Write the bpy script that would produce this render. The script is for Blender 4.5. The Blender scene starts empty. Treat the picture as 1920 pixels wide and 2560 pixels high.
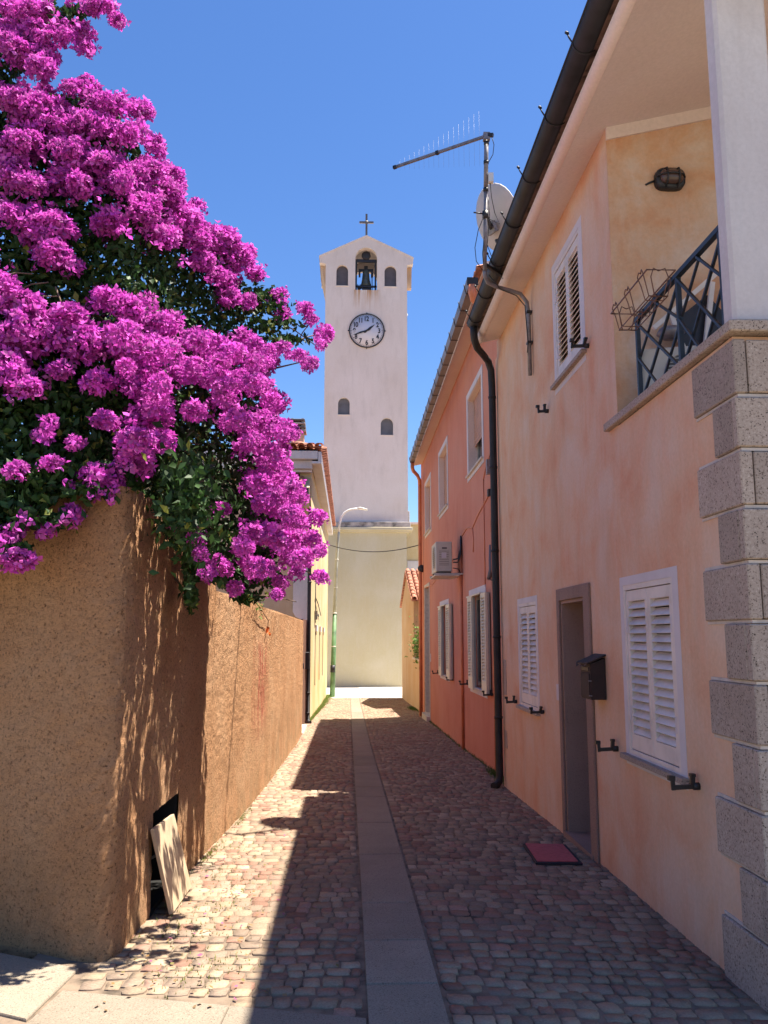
import bpy, bmesh, math, random
import numpy as np
from mathutils import Vector, Matrix
from mathutils.geometry import tessellate_polygon
R = math.radians
rng = random.Random(7); nr = np.random.default_rng(7)
S = bpy.context.scene
COL = S.collection

# ---------------------------------------------------------------- camera, sky, sun, exposure
EYE = 1.6; FPX = 2090.0; PITCH = R(8.5); YAW = R(-2.3846)
cam_d = bpy.data.cameras.new('camera'); cam = bpy.data.objects.new('camera', cam_d); COL.objects.link(cam)
cam.location = (0, 0, EYE); cam.rotation_euler = (R(90) + PITCH, 0, YAW)
cam_d.sensor_width = 36.0; cam_d.lens = 36.0 * FPX / 2560.0
cam_d.clip_start = 0.05; cam_d.clip_end = 4000
S.camera = cam
SUN = Vector((0.342, 0.050, 1.0)).normalized()          # direction towards the sun
sun_el = math.asin(SUN.z); sun_az = math.atan2(SUN.x, SUN.y)
w = bpy.data.worlds.new('World'); S.world = w; w.use_nodes = True
nt = w.node_tree; nt.nodes.clear()
sky = nt.nodes.new('ShaderNodeTexSky'); sky.sky_type = 'NISHITA'; sky.sun_disc = False
sky.sun_elevation = sun_el; sky.sun_rotation = sun_az; sky.altitude = 0; sky.air_density = 1.0; sky.dust_density = 0.3; sky.ozone_density = 4.0
bg = nt.nodes.new('ShaderNodeBackground'); bg.inputs['Strength'].default_value = 0.062
wo = nt.nodes.new('ShaderNodeOutputWorld')
hs = nt.nodes.new('ShaderNodeHueSaturation'); hs.inputs['Saturation'].default_value = 1.20; hs.inputs['Hue'].default_value = .508; nt.links.new(sky.outputs[0], hs.inputs['Color']); nt.links.new(hs.outputs[0], bg.inputs[0]); nt.links.new(bg.outputs[0], wo.inputs[0])
sl = bpy.data.lights.new('sun', 'SUN'); sl.energy = 5.0; sl.angle = R(0.5); sl.color = (1.0, 0.93, 0.80)
so = bpy.data.objects.new('sun', sl); COL.objects.link(so)
so.rotation_euler = SUN.to_track_quat('Z', 'Y').to_euler(); so.location = (6, 0, 25)
S.render.engine = 'CYCLES'
S.view_settings.view_transform = 'Standard'; S.view_settings.look = 'None'
S.view_settings.exposure = 1.75; S.view_settings.gamma = 1.0
S.cycles.max_bounces = 8; S.cycles.diffuse_bounces = 5

# ---------------------------------------------------------------- pixel -> point on a known plane
cth, sth = math.cos(-YAW), math.sin(-YAW)
def ray(px, py):
    x = px - 960.0; v = 1280.0 - py
    y = FPX*math.cos(PITCH) - v*math.sin(PITCH); z = FPX*math.sin(PITCH) + v*math.cos(PITCH)
    return Vector((x*cth + y*sth, -x*sth + y*cth, z))
def AX(px, py, X): r = ray(px, py); t = X/r.x; return Vector((X, r.y*t, EYE + r.z*t))
def AY(px, py, Y): r = ray(px, py); t = Y/r.y; return Vector((r.x*t, Y, EYE + r.z*t))

# ---------------------------------------------------------------- ground profile (the lane drops away and dips to its middle)
GY = [-60, 0, 3.8, 9.35, 12.3, 15.75, 22.2, 29, 36, 60, 2000]; GZ = [.25, .11, 0, -.2, -.31, -.45, -.61, -.78, -.9, -1.02, -1.02]
def zc(y): return float(np.interp(y, GY, GZ))
def zg(x, y):
    z = zc(y)
    if x > .43: z += np.interp(y, [0, 4, 6.7, 10.6, 15.5, 22, 33], [-.12, -.10, -.03, .0, .04, .07, .0])*min(1.3, (x-.43)/1.52)
    elif x < .09: z += np.interp(y, [0, 3.8, 10, 22, 33], [.0, 0, .02, .04, .0])*min(1.2, (.09-x)/1.1)
    return float(z)

# ---------------------------------------------------------------- materials
def new_mat(name):
    m = bpy.data.materials.new(name); m.use_nodes = True; n = m.node_tree; n.nodes.clear()
    o = n.nodes.new('ShaderNodeOutputMaterial'); b = n.nodes.new('ShaderNodeBsdfPrincipled')
    n.links.new(b.outputs[0], o.inputs[0]); return m, n, b
def pos(n, scale=(1, 1, 1), obj=False):
    t = n.nodes.new('ShaderNodeTexCoord'); g = n.nodes.new('ShaderNodeNewGeometry')
    mp = n.nodes.new('ShaderNodeMapping'); mp.inputs['Scale'].default_value = scale
    n.links.new(t.outputs['Object'] if obj else g.outputs['Position'], mp.inputs[0]); return mp.outputs[0]
def noise(n, vec, scale, detail=4, rough=.55, dist=0):
    t = n.nodes.new('ShaderNodeTexNoise'); t.inputs['Scale'].default_value = scale; t.inputs['Detail'].default_value = detail
    t.inputs['Roughness'].default_value = rough; t.inputs['Distortion'].default_value = dist
    n.links.new(vec, t.inputs['Vector']); return t.outputs['Fac']
def ramp(n, fac, stops):
    r = n.nodes.new('ShaderNodeValToRGB'); r.color_ramp.elements.remove(r.color_ramp.elements[0])
    r.color_ramp.elements[0].position = stops[0][0]; r.color_ramp.elements[0].color = (*stops[0][1], 1)
    for p, c in stops[1:]:
        e = r.color_ramp.elements.new(p); e.color = (*c, 1)
    n.links.new(fac, r.inputs[0]); return r.outputs[0]
def vramp(n, fac, a, b):
    return ramp(n, fac, [(a, (0, 0, 0)), (b, (1, 1, 1))])
def mix(n, fac, a, b, mode='MIX'):
    m = n.nodes.new('ShaderNodeMix'); m.data_type = 'RGBA'; m.blend_type = mode
    for s, v in ((0, fac), (6, a), (7, b)):
        if isinstance(v, (int, float)): m.inputs[s].default_value = v
        elif isinstance(v, tuple): m.inputs[s].default_value = (*v, 1)
        else: n.links.new(v, m.inputs[s])
    return m.outputs[2]
def bump(n, b, h, strength, dist, prev=None):
    u = n.nodes.new('ShaderNodeBump'); u.inputs['Strength'].default_value = strength; u.inputs['Distance'].default_value = dist
    n.links.new(h, u.inputs['Height'])
    if prev is not None: n.links.new(prev, u.inputs['Normal'])
    n.links.new(u.outputs[0], b.inputs['Normal']); return u.outputs[0]
def simple(name, c, rough=.6, var=.12, scale=6, metal=0, bumps=.15, bd=.002, bscale=120):
    m, n, b = new_mat(name); p = pos(n)
    c2 = tuple(x*(1-var*2) for x in c); c1 = tuple(min(1, x*(1+var)) for x in c)
    col = ramp(n, noise(n, p, scale, 5), [(.3, c2), (.5, c), (.7, c1)])
    n.links.new(col, b.inputs['Base Color']); b.inputs['Roughness'].default_value = rough; b.inputs['Metallic'].default_value = metal
    if bumps: bump(n, b, noise(n, p, bscale, 3), bumps, bd)
    return m
def plaster(name, base, warm, pale, big=.9, streak=(3, 3, .6), bs=.25, bd=.004, bscale=70, dirt=None, dirt_amt=.25):
    """painted plaster: cloudy washes of three tones, faint vertical streaks, fine grain"""
    m, n, b = new_mat(name); p = pos(n); ps = pos(n, streak)
    a = noise(n, p, big, 6, .6, .4); c = ramp(n, a, [(.33, warm), (.5, base), (.66, pale)])
    s = noise(n, ps, 1.7, 6, .62, .2); c = mix(n, mix(n, 1.0, vramp(n, s, .5, .78), (.55, .55, .55), 'MULTIPLY'), c, warm)
    s2 = noise(n, pos(n, (5, 5, .9)), 1.9, 5, .6); c = mix(n, mix(n, 1.0, vramp(n, s2, .52, .8), (.5, .5, .5), 'MULTIPLY'), c, pale)
    g = noise(n, p, 38, 4, .7); c = mix(n, .16, c, ramp(n, g, [(.3, (.25, .25, .25)), (.7, (1, 1, 1))]), 'MULTIPLY')
    if dirt:
        d = noise(n, pos(n, (1.5, 1.5, .35)), 2.2, 7, .65)
        c = mix(n, mix(n, 1.0, vramp(n, d, .5, .75), (dirt_amt,)*3, 'MULTIPLY'), c, dirt)
    n.links.new(c, b.inputs['Base Color']); b.inputs['Roughness'].default_value = .92; b.inputs['Specular IOR Level'].default_value = .2
    h = bump(n, b, noise(n, p, 9, 4), bs*.8, .006); bump(n, b, noise(n, p, bscale, 4, .7), bs, bd, h)
    return m
def granite(name, c, dark, light, sp=95, dens=.62, bs=.2):
    m, n, b = new_mat(name); p = pos(n)
    a = noise(n, p, sp, 3, .8); col = ramp(n, a, [(.36, dark), (.45, c), (.58, c), (.68, light)])
    v = n.nodes.new('ShaderNodeTexVoronoi'); v.inputs['Scale'].default_value = sp*.8; n.links.new(p, v.inputs['Vector'])
    k = vramp(n, v.outputs['Distance'], .16, .26); k2 = vramp(n, noise(n, p, sp*.33, 2), .52, .56)
    inv = mix(n, k, k2, (0, 0, 0)); col = mix(n, inv, col, tuple(x*.25 for x in dark))
    big = noise(n, p, 2.5, 4); col = mix(n, .35, col, ramp(n, big, [(.3, (.55, .5, .47)), (.65, (1, 1, 1))]), 'MULTIPLY')
    oi = n.nodes.new('ShaderNodeObjectInfo'); col = mix(n, 1.0, col, ramp(n, oi.outputs['Random'], [(0, (.84, .82, .80)), (1, (1.08, 1.06, 1.03))]), 'MULTIPLY')
    n.links.new(col, b.inputs['Base Color']); b.inputs['Roughness'].default_value = .85; b.inputs['Specular IOR Level'].default_value = .25
    bump(n, b, a, bs, .003); return m
M = {}
M['peach'] = plaster('peach_plaster', (.72, .465, .315), (.70, .36, .22), (.72, .53, .405), 1.5, dirt=(.45, .25, .15))
M['ochre'] = plaster('ochre_plaster', (.64, .43, .29), (.62, .32, .17), (.67, .55, .46), 1.9, (1.6, 1.6, 1.6))
M['orange'] = plaster('orange_plaster', (.62, .25, .175), (.58, .21, .14), (.63, .29, .21), .6, bs=.2, dirt=(.4, .13, .07))
M['yellow'] = plaster('yellow_plaster', (.60, .47, .255), (.57, .41, .19), (.63, .53, .34), .7, dirt=(.6, .5, .35))
M['apricot'] = plaster('apricot_plaster', (.55, .39, .26), (.53, .34, .20), (.58, .44, .32), .8, dirt=(.4, .3, .2))
M['tower'] = plaster('tower_plaster', (.67, .61, .585), (.64, .57, .53), (.70, .64, .62), .45, (1, 1, .25), dirt=(.40, .36, .34), dirt_amt=.35)
M['tower_low'] = plaster('tower_low_plaster', (.52, .465, .33), (.50, .43, .28), (.56, .51, .40), .35, (1, 1, .4), dirt=(.5, .45, .38))
M['white'] = plaster('white_plaster', (.62, .58, .585), (.58, .53, .53), (.70, .68, .70), .9, dirt=(.42, .42, .44), dirt_amt=.4)
M['cream'] = plaster('cream_plaster', (.76, .60, .54), (.74, .56, .49), (.78, .64, .59), .8)
M['soffit'] = plaster('soffit_plaster', (.76, .66, .62), (.74, .63, .58), (.78, .69, .66), .7)
M['trim'] = simple('white_trim_paint', (.60, .555, .575), .7, .05, 3)
M['shutter'] = simple('shutter_paint', (.66, .60, .56), .55, .09, 5)
M['shutter_cream'] = simple('cream_shutter_paint', (.66, .60, .47), .5, .06, 4)
M['grey_frame'] = simple('grey_frame_paint', (.35, .34, .30), .5, .1, 5)
M['granite'] = granite('quoin_granite', (.42, .345, .295), (.15, .11, .09), (.57, .49, .43), 75)
M['granite_door'] = granite('door_granite', (.35, .235, .195), (.17, .12, .10), (.42, .33, .27), 150, bs=.1)
M['granite_strip'] = granite('strip_granite', (.255, .215, .17), (.13, .105, .085), (.34, .295, .245), 120, bs=.12)
M['mortar'] = simple('pale_mortar', (.54, .475, .425), .9, .1, 14)
M['iron'] = simple('black_iron', (.018, .017, .018), .5, .3, 20)
M['gutter_dark'] = simple('dark_gutter_paint', (.014, .012, .015), .62, .35, 7)
M['rail'] = simple('rail_paint', (.018, .022, .028), .5, .3, 15)
M['gutter_brown'] = simple('brown_gutter_metal', (.17, .13, .12), .45, .15, 4, bumps=0)
M['pipe_orange'] = simple('orange_pipe_paint', (.58, .19, .09), .5, .12, 5)
M['galv'] = simple('galvanised_steel', (.22, .205, .215), .45, .2, 18, .3)
M['dish'] = simple('dish_grey_paint', (.52, .47, .45), .5, .06, 4, bumps=0)
M['cable'] = simple('cable_black', (.03, .028, .028), .6, .2, 20, bumps=0)
M['tile'] = simple('clay_roof_tile', (.42, .175, .11), .85, .35, 9, bumps=.3)
M['tile_dark'] = simple('weathered_roof_tile', (.17, .11, .085), .9, .4, 12, bumps=.3)
M['glass'] = simple('dark_window_pane', (.03, .033, .04), .12, .1, 3, bumps=0)
M['dark'] = simple('hatch_shade_black', (.0035, .003, .003), .9, .2, 3, bumps=0)  # near-black colour that stands in for shade inside the wall hatch
M['roller'] = simple('roller_shutter_brown', (.44, .24, .17), .6, .1, 6)
M['ac'] = simple('aircon_enamel', (.50, .46, .40), .45, .07, 4, bumps=0)
M['ac_dark'] = simple('aircon_grille', (.10, .09, .09), .5, .1, 4, bumps=0)
M['wood'] = simple('pale_board_wood', (.46, .34, .225), .75, .12, 8)
M['brown'] = simple('brown_gate_paint', (.16, .075, .05), .6, .15, 4)
M['pinkpost'] = simple('pink_post_paint', (.50, .29, .22), .8, .1, 4)
M['mat_red'] = simple('red_mat_carpet', (.42, .09, .10), .95, .12, 30, bumps=.5, bscale=300)
M['mat_edge'] = simple('mat_rubber', (.02, .015, .02), .8, .1, 10)
M['mailbox'] = simple('mailbox_enamel', (.030, .014, .012), .75, .2, 8)
M['niche'] = simple('niche_panel', (.085, .075, .085), .6, .12, 3)
M['niche2'] = simple('niche_grey_panel', (.12, .125, .14), .6, .12, 3)
M['dial'] = simple('clock_dial_enamel', (.52, .53, .62), .4, .05, 1.5, bumps=0)
M['black'] = simple('black_paint', (.015, .014, .02), .5, .1, 8, bumps=0)
M['bronze'] = simple('bell_bronze', (.10, .12, .11), .45, .25, 5, .4)
M['lamp_white'] = simple('lamp_white_paint', (.66, .66, .60), .5, .06, 3, bumps=0)
M['pole_green'] = simple('lamp_green_paint', (.09, .19, .075), .55, .3, 3)
M['pole_grey'] = simple('pole_faded_paint', (.42, .44, .36), .55, .12, 3)
M['lampglass'] = simple('lamp_glass', (.09, .055, .045), .25, .1, 8, bumps=0)
M['concrete'] = simple('pale_concrete_paving', (.55, .51, .44), .9, .06, 2, bumps=.2)
M['ledge'] = simple('weathered_ledge', (.34, .30, .28), .95, .4, 3)
M['earth'] = simple('dry_earth', (.20, .16, .11), .95, .25, .3)
M['joint'] = simple('joint_sand', (.165, .12, .085), .98, .35, 7, bumps=.6, bscale=90, bd=.006)
M['bark'] = simple('bougainvillea_bark', (.13, .085, .055), .9, .25, 20)
M['tag'] = simple('meter_cover_metal', (.38, .29, .25), .5, .1, 8, bumps=0)

def attr_mat(name, rough=.9, trans=0.0, spec=.2, grain=None, tint=(1, 1, 1)):
    m, n, b = new_mat(name)
    a = n.nodes.new('ShaderNodeAttribute'); a.attribute_name = 'Col'; col = a.outputs['Color']
    if grain:
        p = pos(n); g = noise(n, p, grain, 4, .7); col = mix(n, .55, col, ramp(n, g, [(.3, (.45, .42, .40)), (.62, (1, 1, 1))]), 'MULTIPLY')
        h = bump(n, b, noise(n, p, 28, 4, .6), .35, .006); bump(n, b, g, .4, .003, h)
    n.links.new(col, b.inputs['Base Color']); b.inputs['Roughness'].default_value = rough; b.inputs['Specular IOR Level'].default_value = spec
    if trans:
        t = n.nodes.new('ShaderNodeBsdfTranslucent'); n.links.new(col, t.inputs[0]); ms = n.nodes.new('ShaderNodeMixShader')
        ms.inputs[0].default_value = trans; n.links.new(b.outputs[0], ms.inputs[1]); n.links.new(t.outputs[0], ms.inputs[2])
        o = [x for x in n.nodes if x.type == 'OUTPUT_MATERIAL'][0]; n.links.new(ms.outputs[0], o.inputs[0])
    return m
M['cobble'] = attr_mat('cobble_stone', .9, grain=85)
M['bract'] = attr_mat('bougainvillea_bract', .65, .38, .15)
M['leaf'] = attr_mat('bougainvillea_leaf', .55, .18, .25)
M['grass'] = attr_mat('weed_grass', .6, .3, .3)
M['litter'] = attr_mat('fallen_litter', .7, .2, .2)

def roughcast():
    m, n, b = new_mat('roughcast_wall'); p = pos(n)
    a = noise(n, p, 1.1, 6, .6, .3); c = ramp(n, a, [(.3, (.64, .335, .17)), (.5, (.74, .41, .22)), (.7, (.79, .475, .275))])
    g = noise(n, p, 62, 5, .8); c = mix(n, vramp(n, g, .43, .36), c, (.17, .085, .04))
    c = mix(n, .45, c, ramp(n, g, [(.34, (.40, .30, .24)), (.52, (1, 1, 1))]), 'MULTIPLY')
    g2 = noise(n, pos(n, (1, 1, 2.2)), 17, 6, .8, .6); c = mix(n, .38, c, ramp(n, g2, [(.36, (.45, .36, .30)), (.5, (1, 1, 1))]), 'MULTIPLY')
    # damp, greenish bloom low down near the corner, and a red paint mark
    sx = n.nodes.new('ShaderNodeSeparateXYZ'); n.links.new(p, sx.inputs[0])
    def rng_(v, a0, a1, b0, b1):
        r = n.nodes.new('ShaderNodeMapRange'); n.links.new(v, r.inputs[0])
        for i, x in enumerate((a0, a1, b0, b1)): r.inputs[i+1].default_value = x
        return r.outputs[0]
    lo = rng_(sx.outputs[2], .75, -.1, 0, .38); lon = mix(n, 1.0, lo, vramp(n, noise(n, p, 3.5, 5), .38, .65), 'MULTIPLY')
    c = mix(n, lon, c, (.25, .21, .12))
    yr = mix(n, 1.0, rng_(sx.outputs[1], 9.2, 9.7, 0, 1), rng_(sx.outputs[1], 10.9, 10.3, 0, 1), 'MULTIPLY')
    zr = mix(n, 1.0, rng_(sx.outputs[2], .35, .8, 0, 1), rng_(sx.outputs[2], 1.65, 1.4, 0, 1), 'MULTIPLY')
    rd = mix(n, 1.0, yr, zr, 'MULTIPLY'); rd = mix(n, 1.0, rd, vramp(n, noise(n, pos(n, (6, 6, 1.3)), 2.0, 5), .40, .62), 'MULTIPLY')
    rd = mix(n, 1.0, rd, (.8, .8, .8), 'MULTIPLY')
    c = mix(n, rd, c, (.50, .10, .07))
    n.links.new(c, b.inputs['Base Color']); b.inputs['Roughness'].default_value = .95; b.inputs['Specular IOR Level'].default_value = .15
    h = bump(n, b, noise(n, p, 30, 6, .8), 1.0, .05); bump(n, b, g, 1.0, .03, h)
    return m
M['roughcast'] = roughcast()
# rust and damp on the tower front, below the bell opening
def tower_stain():
    m = M['tower']; n = m.node_tree; b = [x for x in n.nodes if x.type == 'BSDF_PRINCIPLED'][0]
    src = b.inputs['Base Color'].links[0].from_socket; p = pos(n); sx = n.nodes.new('ShaderNodeSeparateXYZ'); n.links.new(p, sx.inputs[0])
    def r_(v, a0, a1, b0, b1):
        r = n.nodes.new('ShaderNodeMapRange'); n.links.new(v, r.inputs[0])
        for i, x in enumerate((a0, a1, b0, b1)): r.inputs[i+1].default_value = x
        return r.outputs[0]
    f = mix(n, 1.0, mix(n, 1.0, r_(sx.outputs[0], .0, .25, 0, 1), r_(sx.outputs[0], 1.65, 1.4, 0, 1), 'MULTIPLY'),
            mix(n, 1.0, r_(sx.outputs[2], 18.9, 20.05, 0, 1), r_(sx.outputs[2], 20.15, 20.1, 0, 1), 'MULTIPLY'), 'MULTIPLY')
    f = mix(n, 1.0, f, vramp(n, noise(n, pos(n, (7, 7, .3)), 1.3, 5), .42, .62), 'MULTIPLY')
    c = mix(n, f, src, (.42, .25, .13)); n.links.new(c, b.inputs['Base Color'])
tower_stain()

# ---------------------------------------------------------------- object helpers
def tag(o, label=None, cat=None, group=None, kind=None):
    if label: o['label'] = label
    if cat: o['category'] = cat
    if group: o['group'] = group
    if kind: o['kind'] = kind
    return o
def thing(name, label, cat, loc=(0, 0, 0), group=None):
    o = bpy.data.objects.new(name, None); o.empty_display_size = .1; COL.objects.link(o); o.location = loc
    return tag(o, label, cat, group)
class MB:
    def __init__(s): s.v = []; s.f = []; s.sm = []
    def add(s, vs, fs, sm=False):
        k = len(s.v); s.v += [tuple(v) for v in vs]; s.f += [tuple(i+k for i in f) for f in fs]; s.sm += [sm]*len(fs); return s
    def box(s, a, b, bev=0):
        x0, y0, z0 = (min(a[i], b[i]) for i in range(3)); x1, y1, z1 = (max(a[i], b[i]) for i in range(3))
        if not bev:
            return s.add([(x0, y0, z0), (x1, y0, z0), (x1, y1, z0), (x0, y1, z0), (x0, y0, z1), (x1, y0, z1), (x1, y1, z1), (x0, y1, z1)],
                         [(0, 3, 2, 1), (4, 5, 6, 7), (0, 1, 5, 4), (1, 2, 6, 5), (2, 3, 7, 6), (3, 0, 4, 7)])
        bm = bmesh.new(); bmesh.ops.create_cube(bm, size=1)
        bmesh.ops.scale(bm, vec=(x1-x0, y1-y0, z1-z0), verts=bm.verts); bmesh.ops.translate(bm, vec=((x0+x1)/2, (y0+y1)/2, (z0+z1)/2), verts=bm.verts)
        bmesh.ops.bevel(bm, geom=bm.edges[:], offset=bev, segments=1, affect='EDGES'); s.bm(bm); bm.free(); return s
    def obox(s, c, size, rot):
        """oriented box: centre, full size, Matrix/Euler rotation"""
        Rm = rot.to_matrix() if not isinstance(rot, Matrix) else rot
        hs = [(x*size[0]/2, y*size[1]/2, z*size[2]/2) for z in (-1, 1) for x, y in ((-1, -1), (1, -1), (1, 1), (-1, 1))]
        return s.add([Vector(c) + Rm @ Vector(h) for h in hs], [(0, 3, 2, 1), (4, 5, 6, 7), (0, 1, 5, 4), (1, 2, 6, 5), (2, 3, 7, 6), (3, 0, 4, 7)])
    def bar(s, a, b, wd, th=None, up=(0, 0, 1)):
        a = Vector(a); b = Vector(b); d = (b-a); L = d.length; d.normalize(); u = Vector(up)
        x = d.cross(u)
        if x.length < 1e-4: x = d.cross(Vector((1, 0, 0)))
        x.normalize(); u = x.cross(d); Rm = Matrix((x, d, u)).transposed()
        return s.obox((a+b)/2, (wd, L, th or wd), Rm)
    def tube(s, pts, r, seg=8, caps=True, closed=False):
        pts = [Vector(p) for p in pts]; rs = r if isinstance(r, (list, tuple)) else [r]*len(pts); k = len(s.v)
        prev = None; n = len(pts)
        for i, p in enumerate(pts):
            a = pts[(i-1) % n] if (closed or i > 0) else p; b = pts[(i+1) % n] if (closed or i < n-1) else p
            t = (b-a).normalized()
            if prev is None: u = t.cross(Vector((0, 0, 1))); u = u if u.length > 1e-3 else t.cross(Vector((1, 0, 0)))
            else: u = prev - t*prev.dot(t)
            u.normalize(); prev = u; v = t.cross(u)
            for j in range(seg):
                an = 2*math.pi*j/seg; s.v.append(tuple(p + (u*math.cos(an) + v*math.sin(an))*rs[i]))
        m = n if closed else n-1
        for i in range(m):
            for j in range(seg):
                a0 = k+i*seg+j; a1 = k+i*seg+(j+1) % seg; b0 = k+((i+1) % n)*seg+j; b1 = k+((i+1) % n)*seg+(j+1) % seg
                s.f.append((a0, a1, b1, b0)); s.sm.append(True)
        if caps and not closed:
            s.f.append(tuple(k+j for j in reversed(range(seg)))); s.sm.append(False)
            s.f.append(tuple(k+(n-1)*seg+j for j in range(seg))); s.sm.append(False)
        return s
    def lathe(s, c, prof, seg=16, axis=None):
        k = len(s.v); Rm = axis.to_track_quat('Z', 'Y').to_matrix() if axis is not None else Matrix.Identity(3)
        for r, z in prof:
            for j in range(seg):
                an = 2*math.pi*j/seg; s.v.append(tuple(Vector(c) + Rm @ Vector((r*math.cos(an), r*math.sin(an), z))))
        for i in range(len(prof)-1):
            for j in range(seg):
                s.f.append((k+i*seg+j, k+i*seg+(j+1) % seg, k+(i+1)*seg+(j+1) % seg, k+(i+1)*seg+j)); s.sm.append(True)
        return s
    def plate(s, outline, holes, frame, depth):
        """flat shape with holes, extruded. outline/holes 2D, frame maps (u,v,d)->3D"""
        loops = [outline] + list(holes); flat = [p for l in loops for p in l]
        tri = tessellate_polygon([[Vector((p[0], p[1], 0)) for p in l] for l in loops]); k = len(s.v); n = len(flat)
        s.v += [tuple(frame(u, v, 0)) for u, v in flat] + [tuple(frame(u, v, depth)) for u, v in flat]
        for t in tri: s.f.append(tuple(k+i for i in t)); s.f.append(tuple(k+n+i for i in reversed(t))); s.sm += [False]*2
        o = 0
        for l in loops:
            m = len(l)
            for i in range(m):
                j = (i+1) % m; s.f.append((k+o+i, k+o+j, k+n+o+j, k+n+o+i)); s.sm.append(False)
            o += m
        return s
    def bm(s, bm):
        bm.verts.ensure_lookup_table(); bm.verts.index_update(); k = len(s.v); s.v += [tuple(v.co) for v in bm.verts]
        for f in bm.faces: s.f.append(tuple(k+v.index for v in f.verts)); s.sm.append(False)
        return s
    def build(s, name, mat, parent=None, recalc=True, bevel=0):
        me = bpy.data.meshes.new(name); 
        me.from_pydata(s.v, [], s.f); me.polygons.foreach_set('use_smooth', s.sm)
        if recalc:
            b = bmesh.new(); b.from_mesh(me); bmesh.ops.recalc_face_normals(b, faces=b.faces); b.to_mesh(me); b.free()
        me.materials.append(M[mat] if isinstance(mat, str) else mat)
        o = bpy.data.objects.new(name, me); COL.objects.link(o)
        if parent:
            o.parent = parent; L = Vector(parent.location); q = parent.parent
            while q: L += Vector(q.location); q = q.parent
            me.transform(Matrix.Translation(-L))
        if bevel:
            md = o.modifiers.new('bevel', 'BEVEL'); md.width = bevel; md.segments = 1; md.limit_method = 'ANGLE'
        return o
def part(o, label): o['label'] = label; return o
def rect(a0, b0, a1, b1): return [(a0, b0), (a1, b0), (a1, b1), (a0, b1)]
def arch(x0, x1, z0, ztop, n=12):
    r = (x1-x0)/2; zs = ztop-r; cx = (x0+x1)/2
    return [(x0, z0), (x1, z0)] + [(cx + r*math.cos(math.pi*i/n), zs + r*math.sin(math.pi*i/n)) for i in range(n+1)]
def npmesh(name, V, F4, col, mat, parent=None, kind=None, smooth=False, corner=None):
    """V (n,3), F4 (m,4) or (m,3), col per vertex (n,3)"""
    me = bpy.data.meshes.new(name); m, k = F4.shape
    me.vertices.add(len(V)); me.vertices.foreach_set('co', V.astype(np.float32).ravel())
    me.loops.add(m*k); me.loops.foreach_set('vertex_index', F4.astype(np.int32).ravel())
    me.polygons.add(m); me.polygons.foreach_set('loop_start', np.arange(0, m*k, k, dtype=np.int32))
    me.update(calc_edges=True)
    a = me.color_attributes.new('Col', 'FLOAT_COLOR', 'POINT'); c = np.ones((len(V), 4), np.float32); c[:, :3] = col
    a.data.foreach_set('color', c.ravel())
    if smooth: me.polygons.foreach_set('use_smooth', [True]*m)
    me.materials.append(M[mat])
    if isinstance(parent, str): return me
    o = bpy.data.objects.new(name, me); COL.objects.link(o)
    if parent: o.parent = parent; me.transform(Matrix.Translation(-Vector(parent.location)))
    if kind: o['kind'] = kind
    return o
def copy_part(src, parent, loc=None, rot=None, sc=None, name=None):
    c = src.copy(); COL.objects.link(c); c.parent = parent
    if loc is not None: c.location = loc
    if rot is not None: c.rotation_euler = rot
    if sc is not None: c.scale = sc
    return c

# ================================================================ GROUND, LANE, CROSS STREET
def sheet(name, xs, ys, zf, mat, kind='structure', parent=None):
    mb = MB(); vs = [(x, y, zf(x, y)) for y in ys for x in xs]; nx = len(xs)
    fs = [(j*nx+i, j*nx+i+1, (j+1)*nx+i+1, (j+1)*nx+i) for j in range(len(ys)-1) for i in range(nx-1)]
    mb.add(vs, fs); o = mb.build(name, mat, parent, recalc=False)
    if kind: o['kind'] = kind
    return o
sheet('ground', [-1500, -40, -5, 5, 40, 1500], [-60, 0, 3.8, 9.35, 12.3, 15.75, 22.2, 29, 36, 60, 2000], lambda x, y: zc(y)-.09, 'earth')
street = bpy.data.objects.new('cobbled_lane', None); COL.objects.link(street); street['kind'] = 'structure'; street['label'] = 'narrow cobbled lane with a pale granite strip down its middle'
sheet('joint_bed', list(np.linspace(-1.6, 2.5, 18)), list(np.concatenate([np.arange(-2, 3.3, .6), np.arange(3.3, 14, .2), np.arange(14, 35.01, .5)])) + [35.2], lambda x, y: zg(x, y)+.003, 'joint', None, street)
sheet('cross_street', [-25, -3, 0, 3, 6, 25], [35.2, 36, 38, 40, 42.0], lambda x, y: zc(min(y, 36))-.0, 'concrete')
MB().box((-25, 42.0, -1.2), (25, 42.9, -.80+ -.08), .01).build('pavement', 'concrete')['kind'] = 'structure'
# thin drain grate lines on the cross street
for x0, x1, yy in ((.45, 1.15, 35.5), (2.1, 2.9, 36.3)):
    o = MB().box((x0, yy, -.897), (x1, yy+.12, -.886)).build('drain_grate', 'ac_dark'); tag(o, 'thin dark drain grate %s' % ('beside the low wall at the lane end' if x0 > 2 else 'in the white paving at the lane mouth'), 'drain grate', 'drain grates across the white paving')
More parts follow.
